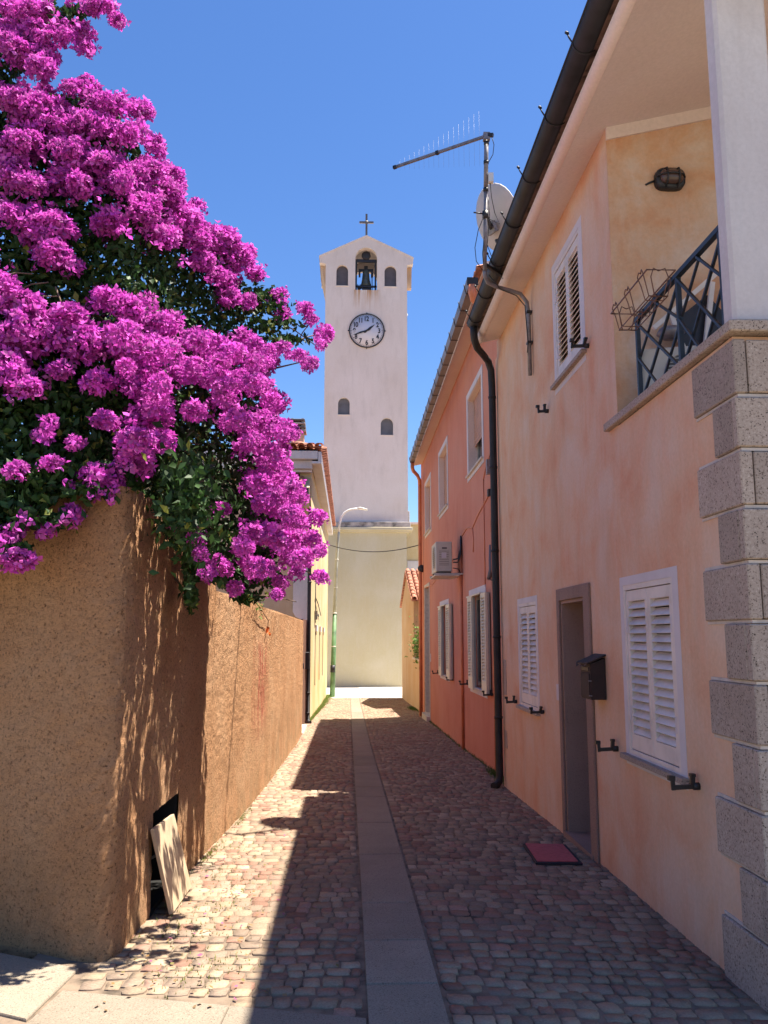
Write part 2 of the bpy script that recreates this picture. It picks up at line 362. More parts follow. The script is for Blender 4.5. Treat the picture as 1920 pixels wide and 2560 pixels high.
# left foot slabs at the wall end and the granite band across the lane
def slab(poly, name='granite_slab', mat='granite_strip', top=.016, parent=None, gap=.0025):
    c = np.mean(np.array(poly), 0); pts = [(p[0]+(c[0]-p[0])*gap*2, p[1]+(c[1]-p[1])*gap*2) for p in poly]
    n = len(pts); ins = [(p[0]+(c[0]-p[0])*.008, p[1]+(c[1]-p[1])*.008) for p in pts]
    vs = [(x, y, zg(x, y)-.05) for x, y in pts] + [(x, y, zg(x, y)+top-.006) for x, y in pts] + [(x, y, zg(x, y)+top) for x, y in ins]
    fs = [tuple(reversed(range(n))), tuple(2*n+i for i in range(n))]
    for k in (0, n): fs += [(k+i, k+(i+1) % n, k+n+(i+1) % n, k+n+i) for i in range(n)]
    mb = MB(); mb.add(vs, fs); return mb.build(name, mat, parent or street)
slab([(-1.34, 3.84), (-1.31, 4.44), (-1.95, 4.77), (-2.00, 4.18)])
slab([(-2.00, 4.18), (-1.95, 4.77), (-2.95, 5.29), (-3.0, 4.70)])
slab([(-1.37, 3.30), (-.545, 3.30), (-.51, 3.95), (-.93, 4.06), (-1.30, 4.16)])
slab([(-.545, 3.30), (.085, 3.30), (.085, 3.79), (-.51, 3.95)])
cuts = [2.2, 3.0, 4.17, 4.8, 5.53, 6.92, 8.3, 9.91, 10.75, 12.17, 13.01, 14.6, 16.47, 18.2, 20.13, 22.2, 24.3, 26.5, 29, 32, 35.15]
for a, b in zip(cuts[:-1], cuts[1:]):
    slab([(.09, a), (.43, a), (.43, b), (.09, b)], name='granite_slab', top=.018, gap=.0075)

# cobbles: 48 stone meshes, the 300 nearest stones single objects, the rest one mesh
STN = 48
palW = [(.33, .25, .175), (.285, .21, .15), (.36, .28, .20), (.25, .185, .14), (.31, .225, .155)]; palR = [(.285, .17, .125), (.26, .15, .11), (.30, .19, .145)]
stones = []
for i in range(STN):
    r = random.Random(i); n = 12; out = []; mid = []; top = []
    for j in range(n):
        a = 2*math.pi*(j+.5)/n; c, s_ = math.cos(a), math.sin(a); q = 1/max(abs(c), abs(s_)); q = min(q, 1.27)
        k = .5*q*(1+r.uniform(-.12, .05)); out.append((c*k, s_*k, -.03)); mid.append((c*k*.985, s_*k*.985, .005)); top.append((c*k*.94, s_*k*.94, .0088+r.uniform(-.0015, .0015)))
    V = np.array(out+mid+top+[(0, 0, .0092)]); F = []
    for k in (0, n): F += [(k+j, k+(j+1) % n, k+n+(j+1) % n, k+n+j) for j in range(n)]
    F += [(2*n+j, 2*n+(j+1) % n, 3*n, 3*n) for j in range(n)]
    F3 = []
    for f in F:
        F3.append((f[0], f[1], f[2]));
        if f[2] != f[3]: F3.append((f[0], f[2], f[3]))
    cc = random.Random(i*3).choice(palR if i % 4 == 0 else palW); fq = r.uniform(.84, 1.12); cc = tuple(x*fq for x in cc)
    stones.append((V, np.array(F3), np.array(cc), i % 4 == 0))
spots = []
y = 2.9
row = 0
while y < 35.1:
    hgt = rng.uniform(.096, .124)
    for side in (0, 1):
        x0, x1 = (.445, 2.32) if side else (-1.45, .075); x = x0
        while x < x1 - .03:
            wd = rng.uniform(.070, .130)
            if x + wd > x1: wd = x1-x
            if wd < .04: break
            cx_, cy_ = x+wd/2, y + .018*math.sin(cx_*5+row*.7) if False else y
            cxm = x+wd/2; cym = y + .018*math.sin(cxm*4.3+row*.5) + .012*math.sin(cxm*9.1-row*.8) + rng.uniform(-.010, .010)
            xl = np.interp(cym, [4.5, 5.25, 6.9, 8.4, 11.7, 18, 36], [-1.25, -1.20, -1.16, -1.10, -1.04, -1.03, -.97]); xr = 1.99 if cym < 10.7 else (2.12 if cym < 24 else 2.25)
            ok = xl-.02 < cxm < xr
            if cxm < .085 and cym < 3.79+.0+ (0.085-cxm)*.27+.05: ok = False
            if cxm < -1.30: ok = False
            if ok: spots.append((cxm, cym, wd*.97, hgt*.97, rng.randrange(STN)))
            x += wd
    y += hgt; row += 1
# favour warm-red groups like the photograph: cluster by low-frequency noise
def redness(x, y): return math.sin(x*2.9+1.3)*math.sin(y*1.7+.4)+.5*math.sin(x*7+y*3)
vis = [s for s in spots if s[1] > 3.62 and -1.6 < s[0] < 2.0]
vis.sort(key=lambda s: s[1]); near = set(id(s) for s in vis[:300])
meshes = [npmesh('cobblestone', v, f, np.tile(c, (len(v), 1)), 'cobble', 'mesh') for v, f, c, _ in stones]
Vs, Fs, Cs, off = [], [], [], 0
for s in spots:
    x, y, wx, wy, i = s
    if redness(x, y) > .35 and not stones[i][3] and rng.random() < .35: i = (i//4)*4
    if redness(x, y) < -.2 and stones[i][3] and rng.random() < .5: i = (i+1) % STN
    z = zg(x, y)+rng.uniform(-.003, .003); an = rng.uniform(-.13, .13)
    if id(s) in near:
        o = bpy.data.objects.new('cobblestone', meshes[i]); COL.objects.link(o); o.parent = street
        o.location = (x, y, z); o.scale = (wx, wy, 1); o.rotation_euler = (-.03, 0, an)
    else:
        V, F, C, _ = stones[i]; c, s_ = math.cos(an), math.sin(an); W = V*np.array([wx, wy, 1])
        W = np.stack([W[:, 0]*c-W[:, 1]*s_+x, W[:, 0]*s_+W[:, 1]*c+y, W[:, 2]+z], 1)
        f = rng.uniform(.88, 1.1); Vs.append(W); Fs.append(F+off); Cs.append(np.tile(C*f, (len(V), 1))); off += len(V)
npmesh('cobblestones', np.concatenate(Vs), np.concatenate(Fs), np.concatenate(Cs), 'cobble', street, 'stuff')

# ================================================================ HOUSES: generic pieces
def wall_x(mb, X, th, outline, holes):       # wall in a plane x = X, thickness towards +x if th > 0 (u = y, v = z)
    mb.plate(outline, holes, lambda u, v, d: (X+d, u, v), th)
def wall_y(mb, Y, th, outline, holes):       # wall in a plane y = Y (u = x, v = z)
    mb.plate(outline, holes, lambda u, v, d: (u, Y+d, v), th)
def frame_x(X, th, y0, y1, z0, z1, wd, name, mat, parent):
    mb = MB(); wall_x(mb, X, th, rect(y0, z0, y1, z1), [rect(y0+wd, z0+wd, y1-wd, z1-wd)]); return mb.build(name, mat, parent)
def shutter_leaf(parent, X, y0, y1, z0, z1, mat, nsl, zb, th=.035, stile=.055, sgn=-1, fixed_back='dark'):
    """closed louvred leaf in plane x=X (outer face), slats are sub-parts"""
    mb = MB(); zt = z1-.075
    wall_x(mb, X, th, rect(y0, z0, y1, z1), [rect(y0+stile, zb, y1-stile, zt)])
    mb.box((X+.012, y0+stile-.002, z0+.03), (X+.02, y1-stile+.002, zb-.03)) if False else None
    leaf = mb.build('shutter_leaf', mat, parent, bevel=.003)
    pit = (zt-zb)/nsl; sm = MB(); sm.obox((0, 0, 0), (.060, (y1-y0)-2*stile+.004, .007), Matrix.Rotation(R(-52), 3, 'Y'))
    me = None
    for i in range(nsl):
        c = (X+th*.5, (y0+y1)/2, zb+pit*(i+.5))
        if me is None:
            o = sm.build('slat', mat, leaf); o.data.transform(Matrix.Translation(Vector(parent.location) if True else Vector())); me = o
            o.location = Vector(c)-Vector(parent.location)
        else:
            o = copy_part(me, leaf, Vector(c)-Vector(parent.location))
    return leaf
def shutter_dog(p, label, ln=.13, side=1, tilt=0.0, group='black iron shutter catches on the house fronts'):
    """iron shutter catch: wall plate, arm out towards the street, two upright catches and a tail"""
    p = Vector(p); t = thing('shutter_catch', label, 'shutter catch', p, group)
    Rm = Matrix.Rotation(tilt, 4, 'X')
    def P(x, y, z): return p + (Rm @ Vector((x, y, z)))
    MB().tube([P(.0, 0, 0), P(-.035, 0, 0)], .021, 8).build('wall_plug', 'iron', t)
    MB().bar(P(-.01, 0, 0), P(-ln, 0, -.006), .020, .024).build('arm', 'iron', t)
    m = MB(); m.bar(P(-.04, 0, 0), P(-.035, 0, .058), .022, .024, (1, 0, 0)); m.obox(P(-.036, 0, .060), (.028, .035, .016), Matrix.Identity(3)); m.build('inner_stop', 'iron', t)
    m = MB(); m.bar(P(-ln+.004, 0, -.02), P(-ln, 0, .04), .017, .020, (1, 0, 0)); m.obox(P(-ln-.006, 0, .045), (.034, .034, .024), Matrix.Identity(3)); m.build('catch', 'iron', t)
    return t

# ================================================================ PEACH HOUSE (right, near)
PX = 1.95; PY0, PY1 = 4.0, 10.64; PITCHR = .24
ph = thing('peach_house', 'peach plastered house with granite corner stones and a loggia, nearest on the right', 'house', (3.5, 7, 0))
mb = MB()
big = (4.98, 5.90, .80, 1.96); small = (8.70, 9.60, .84, 1.97); upr = (6.66, 7.56, 3.96, 5.08); door = (6.87, 7.67, -.6, 1.93)
outl = [(PY0+.02, -1.2), (PY1, -1.2), (PY1, 5.50), (5.86, 5.50), (5.86, 3.12), (PY0+.02, 3.12)]
outl = [(PY0+.02, -1.2), (door[0], -1.2), (door[0], 1.93), (door[1], 1.93), (door[1], -1.2)] + outl[1:]
wall_x(mb, PX, .30, outl, [rect(big[0], big[2], big[1], big[3]), rect(small[0], small[2], small[1], small[3]), rect(upr[0], upr[2], upr[1], upr[3])])
mb.build('street_wall', 'peach', ph)
MB().box((PX+.31, PY0+.02, -1.2), (9, PY0+.30, 3.12)).build('end_wall', 'peach', ph)
m = MB(); wall_y(m, PY1-.3, .3, [(2.26, -1.2), (9, -1.2), (9, 6.2), (5.5, 7.0), (2.26, 5.52)], []); m.build('far_gable_wall', 'peach', ph)
m = MB(); m.box((8.7, PY0+.31, -1.2), (8.995, PY1-.31, 6)); m.build('back_wall', 'peach', ph)
# loggia: floor, back wall (facing the camera), side wall, sloping ceiling
m = MB(); wall_y(m, 5.853, .12, [(PX+.002, 3.17), (4.2, 3.17), (4.2, 6.05), (PX+.002, 5.49)], []); m.build('loggia_back_wall', 'ochre', ph)
MB().box((4.2, PY0+.05, 3.17), (4.35, 5.98, 6.1)).build('loggia_side_wall', 'ochre', ph)
MB().box((PX+.0, PY0+.03, 3.125), (4.2, 5.86, 3.165)).build('loggia_floor', 'mortar', ph)
m = MB(); m.add([(PX, 5.835, 5.37), (4.2, 5.835, 5.91), (4.2, 5.835, 6.02), (PX, 5.835, 5.48), (PX, 5.858, 5.37), (4.2, 5.858, 5.91), (4.2, 5.858, 6.02), (PX, 5.858, 5.48)],
      [(0, 1, 2, 3), (4, 7, 6, 5), (0, 4, 5, 1), (1, 5, 6, 2), (2, 6, 7, 3), (3, 7, 4, 0)]); m.build('cornice_band', 'soffit', ph)
def zs(x): return 5.47+PITCHR*(x-PX)
ey0, ey1 = 3.1, 10.45
m = MB(); a, b = 1.72, 5.6
m.add([(a, ey0, zs(a)), (b, ey0, zs(b)), (b, ey1, zs(b)), (a, ey1, zs(a)), (a, ey0, zs(a)+.10), (b, ey0, zs(b)+.10), (b, ey1, zs(b)+.10), (a, ey1, zs(a)+.10)],
      [(0, 3, 2, 1), (4, 5, 6, 7), (0, 1, 5, 4), (1, 2, 6, 5), (2, 3, 7, 6), (3, 0, 4, 7)]); m.build('soffit', 'soffit', ph)
m = MB(); m.tube([(1.70, ey0, zs(1.72)+.055), (1.70, ey1+.02, zs(1.72)+.055)], .058, 12); m.build('fascia', 'cream', ph)
# column at the loggia corner
m = MB(); m.box((1.955, 4.0, 3.19), (2.245, 4.125, 5.55), .018); m.build('loggia_column', 'white', ph)
m = MB(); m.box((1.905, 3.945, 3.125), (4.2, 4.06, 3.185)); m.box((1.905, 4.06, 3.125), (2.06, 6.06, 3.185)); o = m.build('loggia_sill', 'granite', ph, bevel=.006)
# granite corner stones: street-side and end-side slabs with white mortar bands between courses
courses = [(-.35, .192, 1), (.210, .480, 0), (.498, .775, 1), (.795, 1.073, 0), (1.094, 1.372, 1), (1.391, 1.664, 0), (1.684, 1.953, 1), (1.973, 2.225, 0), (2.245, 2.513, 1), (2.533, 2.79, 0), (2.81, 3.09, 1)]
for i, (z0, z1, lg) in enumerate(courses):
    j = rng.uniform(-.003, .003)
    if lg:
        MB().box((1.925+j, 3.972, z0), (1.992, 4.487, z1), .006).build('corner_stone', 'granite', ph)
        MB().box((1.998, 3.968+j, z0+.003), (2.62, 4.03, z1-.003), .006).build('corner_stone', 'granite', ph)
    else:
        MB().box((1.925+j, 4.028, z0), (1.99, 4.253, z1), .006).build('corner_stone', 'granite', ph)
        MB().box((1.923, 3.97+j, z0+.002), (2.38, 4.022, z1-.002), .006).build('corner_stone', 'granite', ph)
    if i: 
        zz = 0
        MB().box((1.943, 3.985, courses[i-1][1]+.002), (2.6, 4.49 if (lg or courses[i-1][2]) else 4.26, z0-.002)).build('mortar_band', 'mortar', ph)
# windows: white painted border, frame, two louvred leaves with slats
def house_window(y0, y1, z0, z1, ty0, ty1, tz0, tz1, nsl, sill_mat='granite', sillz=None):
    m = MB(); wall_x(m, PX-.003, .012, rect(ty0, tz0, ty1, tz1), [rect(y0, z0, y1, z1)]); m.build('painted_border', 'trim', ph)
    frame_x(PX+.0, .07, y0, y1, z0, z1, .035, 'window_frame', 'shutter', ph)
    mid = (y0+y1)/2; X = PX+.006; g = .003
    for a, b in ((y0+.037, mid-g), (mid+g, y1-.037)):
        lf = shutter_leaf(ph, X, a, b, z0+.04, z1-.04, 'shutter', nsl+1, z0+.145, stile=.048)
        for hz in (z0+.28, z1-.28):
            yy = a+.012 if a < mid-.2 else b-.012
            MB().box((X-.006, yy-.014, hz-.05), (X-.001, yy+.014, hz+.05)).build('hinge', 'trim', lf)
    MB().box((PX+.16, y0, z0), (PX+.17, y1, z1)).build('window_pane', 'glass', ph)
    MB().box((1.905, ty0-.02, z0-.035), (PX+.05, ty1+.02, z0-.001)).build('window_sill', sill_mat, ph)
house_window(*big, 4.895, 5.96, .73, 2.02, 15)
house_window(*small, 8.64, 9.66, .81, 2.03, 14)
house_window(*upr, 6.58, 7.62, 3.87, 5.15, 15)
# doorway: granite surround, deep granite reveal, threshold, dark door inside
m = MB(); m.plate([(6.70, -.45), (6.868, -.45), (6.868, 1.928), (7.672, 1.928), (7.672, -.45), (7.76, -.45), (7.76, 2.035), (6.70, 2.035)], [], lambda u, v, d: (PX-.022+d, u, v), .02)
m.build('door_surround', 'granite_door', ph, bevel=.004)
m = MB(); m.box((PX+.0, 7.64, -.5), (2.62, 7.668, 1.926)); m.box((PX+.0, 6.872, -.5), (2.62, 6.90, 1.926)); m.box((PX+.0, 6.901, 1.90), (2.62, 7.639, 1.926)); m.build('door_reveal', 'granite_door', ph)
MB().box((PX-.03, 6.80, -.5), (2.62, 7.70, -.10)).build('door_threshold', 'granite_door', ph)
MB().box((2.62, 6.86, -.5), (2.66, 7.68, 1.93)).build('front_door', 'brown', ph)
MB().box((PX-.012, 7.79, 1.02), (PX-.0005, 7.885, 1.165)).build('doorbell_panel', 'trim', ph)
MB().box((PX-.008, 10.44, .89), (PX-.0005, 10.60, 1.32)).build('meter_cover', 'tag', ph)
MB().box((PX-.008, 10.47, .25), (PX-.0005, 10.60, .46)).build('meter_cover', 'tag', ph)
# roof with tile rolls along the eave
def tile_roof(name, parent, xa, za, xb, zb, y0, y1, mat, pitch=.19, nseg=6):
    V, F = [], []; ny = int((y1-y0)/pitch)*nseg; ny = max(ny, nseg)
    for i in range(ny+1):
        y = y0+(y1-y0)*i/ny; h = .045*abs(math.sin(math.pi*(y-y0)/pitch)); 
        for (x, z) in ((xa, za), (xb, zb)): V += [(x, y, z+h)]
    for i in range(ny): F.append((2*i, 2*i+1, 2*i+3, 2*i+2))
    k = len(V)
    for i in range(ny+1):
        y = y0+(y1-y0)*i/ny; V += [(xa, y, za-.015), (xb, y, zb-.015)]
    for i in range(ny): F += [(k+2*i, k+2*i+2, k+2*i+3, k+2*i+1), (2*i, 2*i+2, k+2*i+2, k+2*i)]
    mb = MB(); mb.add(V, F); return mb.build(name, mat, parent, recalc=False)
tile_roof('roof_tiles', ph, 1.63, 5.555, 5.6, 5.555+.24*3.97, ey0, ey1+.1, 'tile_dark')
tile_roof('roof_tiles', ph, 9.2, 5.7, 5.6, 5.555+.24*3.97, ey0, ey1+.1, 'tile_dark')
# gutter: half round dark channel, with hooked brackets
def half_gutter(xc, zc_, r, y0, y1, mat, parent):
    V, F = [], []; n = 10
    for yy in (y0, y1):
        for i in range(n+1):
            a = math.pi + math.pi*i/n; V.append((xc+r*math.cos(a), yy, zc_+r*math.sin(a)))
    for yy in (y0, y1):
        for i in range(n+1):
            a = math.pi + math.pi*i/n; V.append((xc+(r-.006)*math.cos(a), yy, zc_+(r-.006)*math.sin(a)))
    m_ = n+1
    for i in range(n): F += [(i, i+1, m_+i+1, m_+i), (2*m_+i, 3*m_+i, 3*m_+i+1, 2*m_+i+1)]
    F += [(0, m_, 3*m_, 2*m_), (n, 2*m_+n, 3*m_+n, m_+n)]
    F += [tuple(range(n+1)), tuple(reversed(range(m_, m_+n+1)))]
    mb = MB(); mb.add(V, F, True); mb.tube([(xc-r, y0, zc_), (xc-r, y1, zc_)], .008, 6); return mb.build('gutter', mat, parent)
half_gutter(1.578, 5.60, .082, 3.1, 10.25, 'gutter_dark', ph)
for yy in (3.6, 4.3, 5.09, 5.9, 6.74, 7.54, 8.4, 9.25, 10.01):
    m = MB(); pts = [(1.578+.088*math.cos(a), yy, 5.60+.088*math.sin(a)) for a in np.linspace(math.pi, 2*math.pi, 9)]
    m.tube(pts, .006, 5); m.tube([(1.49, yy, 5.60), (1.47, yy, 5.635), (1.462, yy, 5.66)], .006, 5); m.tube([(1.462, yy-.008, 5.655), (1.455, yy+.012, 5.680)], .011, 6)
    m.build('gutter_bracket', 'gutter_dark', ph)
# downpipe from the gutter end to the foot of the wall
m = MB(); zz = zg(1.9, 10.7)
m.tube([(1.575, 10.18, 5.56), (1.575, 10.19, 5.44), (1.59, 10.22, 5.36), (1.64, 10.33, 5.30), (1.74, 10.50, 5.27), (1.83, 10.64, 5.23), (1.875, 10.69, 5.12), (1.885, 10.70, 4.9), (1.885, 10.70, 3), (1.885, 10.70, 1), (1.885, 10.70, zz+.14), (1.87, 10.68, zz+.07), (1.83, 10.63, zz+.04), (1.79, 10.58, zz+.035)], .047, 12)
m.build('downpipe', 'gutter_dark', ph)
for z in (.6, 1.6, 2.7, 3.8, 4.75): MB().tube([(1.885, 10.70, z-.015), (1.885, 10.70, z+.015)], .054, 12).build('pipe_clip', 'gutter_dark', ph)
MB().box((1.955, 10.63, -1.0), (2.10, 10.78, 5.3)).build('end_pier', 'peach', ph)
# conduit down the wall from the aerial mast
m = MB(); m.tube([(1.42, 8.36, 5.47), (1.425, 8.38, 5.40), (1.46, 8.42, 5.345), (1.55, 8.46, 5.32), (1.70, 8.50, 5.30), (1.83, 8.52, 5.27), (1.90, 8.53, 5.18), (1.915, 8.53, 5.05), (1.915, 8.53, 4.36)], .022, 8)
m.build('conduit', 'galv', ph)
for z in (5.06, 4.72):
    m = MB(); m.box((1.89, 8.49, z-.012), (1.949, 8.57, z+.012)); m.build('conduit_clip', 'iron', ph)
MB().tube([(1.47, 8.40, 5.42), (1.60, 8.44, 5.28), (1.78, 8.50, 5.24), (1.87, 8.49, 5.12), (1.885, 8.50, 4.9), (1.892, 8.49, 4.7), (1.885, 8.50, 4.6)], .006, 5).build('wall_cable', 'cable', ph)

# things on the peach house
shutter_dog((PX, 4.74, .78), 'shutter catch below the near end of the big ground floor window', .15)
shutter_dog((PX, 6.16, .80), 'shutter catch between the big louvred window and the mailbox', .14)
shutter_dog((PX, 8.47, .86), 'tilted shutter catch between the small window and the doorway', .13, tilt=.6)
shutter_dog((PX, 9.82, .86), 'shutter catch between the small louvred window and the dark downpipe', .12)
shutter_dog((PX, 6.50, 3.96), 'tilted shutter catch beside the near foot of the upstairs louvred window', .14, tilt=.7)
shutter_dog((PX, 7.92, 3.80), 'shutter catch below the far corner of the upstairs louvred window', .10)
# mailbox
mbx = thing('mailbox', 'dark brown metal mailbox with a pitched lid beside the doorway', 'mailbox', (1.89, 6.5, 1.13))
m = MB(); wall_y(m, 6.37, .27, [(1.945, 1.13), (1.83, 1.13), (1.83, 1.40), (1.945, 1.44)], []); m.build('body', 'mailbox', mbx, bevel=.003)
m = MB(); m.add([(1.80, 6.355, 1.395), (1.948, 6.355, 1.455), (1.948, 6.655, 1.455), (1.80, 6.655, 1.395), (1.80, 6.355, 1.405), (1.948, 6.355, 1.47), (1.948, 6.655, 1.47), (1.80, 6.655, 1.405)], [(0, 3, 2, 1), (4, 5, 6, 7), (0, 1, 5, 4), (1, 2, 6, 5), (2, 3, 7, 6), (3, 0, 4, 7)]); m.build('lid', 'mailbox', mbx)
MB().box((1.824, 6.41, 1.345), (1.8295, 6.60, 1.37)).build('letter_slot', 'black', mbx)
MB().box((1.822, 6.39, 1.15), (1.8295, 6.62, 1.325)).build('door', 'mailbox', mbx)
m = MB(); m.tube([(1.818, 6.385, 1.27), (1.835, 6.365, 1.27)], .004, 5); m.tube([(1.818, 6.385, 1.16), (1.835, 6.365, 1.16)], .004, 5); m.build('hinge', 'galv', mbx)
m = MB(); m.add([(1.80, 6.36, 1.40), (1.79, 6.40, 1.375), (1.80, 6.45, 1.385), (1.795, 6.5, 1.37), (1.80, 6.56, 1.385), (1.79, 6.62, 1.372), (1.80, 6.65, 1.40)], [(0, 1, 2), (2, 3, 4), (4, 5, 6)]); m.build('fretted_edge', 'mailbox', mbx)
# red doormat
dm = thing('doormat', 'red doormat with black rubber edge on the cobbles outside the doorway', 'doormat', (1.63, 6.95, -.1))
def matquad(mb, pts, h0, h1):
    vs = [(x, y, zg(x, y)+h0) for x, y in pts] + [(x, y, zg(x, y)+h1) for x, y in pts]
    mb.add(vs, [(3, 2, 1, 0), (4, 5, 6, 7), (0, 1, 5, 4), (1, 2, 6, 5), (2, 3, 7, 6), (3, 0, 4, 7)]); return mb
matquad(MB(), [(1.43, 6.62), (1.79, 6.62), (1.83, 7.29), (1.47, 7.31)], .012, .026).build('rubber_base', 'mat_edge', dm)
matquad(MB(), [(1.45, 6.66), (1.765, 6.66), (1.80, 7.265), (1.49, 7.285)], .0262, .033).build('carpet', 'mat_red', dm)
# bulkhead lamp in the loggia
bl = thing('wall_lamp', 'oval bulkhead lamp with metal guard on the ochre loggia wall', 'wall lamp', (2.42, 5.84, 5.04))
def oval(rx, rz, yy, n=20): return [(2.42+rx*math.copysign(abs(math.cos(a))**.6, math.cos(a)), yy, 5.045+rz*math.copysign(abs(math.sin(a))**.6, math.sin(a))) for a in [2*math.pi*i/n for i in range(n)]]
def loft(loops, cap=True):
    m = MB(); n = len(loops[0]); vs = [p for l in loops for p in l]; fs = []
    for k in range(len(loops)-1): fs += [(k*n+i, k*n+(i+1) % n, (k+1)*n+(i+1) % n, (k+1)*n+i) for i in range(n)]
    if cap: fs += [tuple(range(n)), tuple(reversed(range((len(loops)-1)*n, len(loops)*n)))]
    m.add(vs, fs, True); return m
loft([oval(.115, .085, 5.858), oval(.112, .083, 5.80), oval(.10, .07, 5.79)]).build('lamp_base', 'rail', bl)
loft([oval(.09, .06, 5.80), oval(.085, .055, 5.765), oval(.05, .03, 5.745)]).build('lamp_glass', 'lampglass', bl)
m = MB()
for dx in (-.045, .045): m.tube([(2.42+dx, 5.80, 5.12), (2.42+dx, 5.75, 5.10), (2.42+dx, 5.735, 5.045), (2.42+dx, 5.75, 4.99), (2.42+dx, 5.80, 4.97)], .006, 5)
m.tube([(2.31, 5.80, 5.05), (2.34, 5.75, 5.05), (2.42, 5.73, 5.05), (2.50, 5.75, 5.05), (2.53, 5.80, 5.05)], .006, 5); m.build('guard', 'rail', bl)
MB().tube([(2.31, 5.84, 5.04), (2.27, 5.845, 5.025), (2.24, 5.85, 5.01)], .008, 6).build('cable_gland', 'rail', bl)
# loggia railing
rl = thing('loggia_railing', 'dark metal railing with crossed diagonal bars on the loggia sill', 'railing', (1.975, 4.8, 3.19))
xr = 1.985; zt = 3.775; zb = 3.235
MB().bar((xr, 4.13, zt), (xr, 5.48, zt), .035, .03).build('top_rail', 'rail', rl)
for yy in (4.15, 4.74, 5.46): MB().bar((xr, yy, 3.186), (xr, yy, zt-.015), .028, .028, (0, 1, 0)).build('post', 'rail', rl)
for a, b in ((4.15, 4.74), (4.74, 5.46)):
    for (y0_, z0_, y1_, z1_) in ((a, zb, (a+b)/2, zt), ((a+b)/2, zt, b, zb), (a, zt, (a+b)/2, zb), ((a+b)/2, zb, b, zt), (a, (zb+zt)/2, (a+b)/2, zt) if 0 else (a, zb, (a+b)/2, zt)):
        pass
    MB().bar((xr-.008, a, zb-.04), (xr-.008, b, zt-.02), .016, .016).build('diagonal_bar', 'rail', rl)
    MB().bar((xr+.010, a, zt-.02), (xr+.010, b, zb-.04), .016, .016).build('diagonal_bar', 'rail', rl)
    mdy = (a+b)/2
    MB().bar((xr-.008, mdy, zb-.04), (xr-.008, b, (zt+zb)/2+.0), .014, .014).build('diagonal_bar', 'rail', rl)
    MB().bar((xr+.010, a, (zt+zb)/2), (xr+.010, mdy, zb-.04), .014, .014).build('diagonal_bar', 'rail', rl)
    MB().bar((xr-.008, a, (zt+zb)/2), (xr-.008, mdy, zt-.02), .014, .014).build('diagonal_bar', 'rail', rl)
    MB().bar((xr+.010, mdy, zt-.02), (xr+.010, b, (zt+zb)/2), .014, .014).build('diagonal_bar', 'rail', rl)
# wire flower-box holder hung on the railing
wb = thing('flower_box_holder', 'empty rusty wire flower box holder hanging outside the loggia railing', 'flower box holder', (1.90, 5.1, 3.8))
ya, yb = 4.72, 5.42; xo, xi = 1.79, 1.965; zt_, zb_ = 3.80, 3.66
MB().tube([(xo, ya, zt_), (xo, yb, zt_), (xi, yb, zt_), (xi, ya, zt_)], .0055, 5, closed=True).build('top_frame', 'brown', wb)
MB().tube([(xo+.03, ya+.06, zb_), (xo+.03, yb-.06, zb_), (xi-.03, yb-.06, zb_), (xi-.03, ya+.06, zb_)], .004, 5, closed=True).build('bottom_frame', 'brown', wb)
MB().tube([(xo+.09, ya+.06, zb_), (xo+.09, yb-.06, zb_)], .004, 5).build('bottom_wire', 'brown', wb)
for yy in (4.82, 5.07, 5.32):
    m = MB()
    for dy in (-.045, .045): m.tube([(xi, yy+dy*.3, zt_+.0), (xi-.01, yy+dy, zt_-.06), (xi-.03, yy+dy*.7, zb_), (xo+.03, yy+dy*.7, zb_), (xo+.01, yy+dy*.8, zt_-.05), (xo-.008, yy+dy, zt_+.012), (xo-.006, yy+dy*.5, zt_+.035), (xo-.003, yy, zt_+.018)], .0038, 5)
    m.build('hoop', 'brown', wb)
for yy in (ya+.05, yb-.05):
    m = MB(); 
    for dx in (-.03, .03): m.tube([((xo+xi)/2+dx, yy, zb_), ((xo+xi)/2+dx*1.8, yy-.02, zt_-.03), ((xo+xi)/2+dx*1.2, yy-.02, zt_+.025), ((xo+xi)/2, yy-.01, zt_+.012)], .0038, 5)
    m.build('hoop', 'brown', wb)
# air conditioner standing in the loggia
def aircon(name, label, p, size, faceang, parts=None):
    """outdoor unit: p = centre of base, size (width, depth, height); front faces -y before rotation"""
    t = thing(name, label, 'air conditioner', p); W, D, H = size; Rz = Matrix.Rotation(faceang, 4, 'Z'); base = Vector(p)
    def tr(mb): mb.v = [tuple(base + (Rz @ Vector(v))) for v in mb.v]; return mb
    tr(MB().box((-W/2, -D/2, .03), (W/2, D/2, H), .012)).build('casing', 'ac', t)
    tr(MB().tube([(W*.12 + (H*.36)*math.cos(a), -D/2-.004, H*.52+(H*.36)*math.sin(a)) for a in [2*math.pi*i/24 for i in range(24)]], .008, 5, closed=True)).build('fan_ring', 'ac', t)
    tr(MB().lathe((W*.12, -D/2-.003, H*.52), [(0.0, 0), (H*.34, 0)], 24, Vector((0, -1, 0)))).build('fan_opening', 'ac_dark', t)
    for i in range(11):
        zz_ = H*.52 + H*.36*(-1+2*(i+.5)/11); hw = math.sqrt(max(0, (H*.36)**2-(zz_-H*.52)**2))
        tr(MB().box((W*.12-hw, -D/2-.011, zz_-.003), (W*.12+hw, -D/2-.005, zz_+.003))).build('grille_bar', 'ac', t)
    for sx in (-1, 1): tr(MB().box((sx*W*.36-.03, -D/2+.01, 0), (sx*W*.36+.03, D/2-.01, .029))).build('foot', 'ac_dark', t)
    for sgn in (-1, 1):
        for i in range(9): tr(MB().box((sgn*W/2-.001*sgn, -D*.3, H*.25+i*H*.055), (sgn*(W/2+.002), D*.3, H*.25+i*H*.055+.008))).build('side_louvre', 'ac_dark', t)
    return t
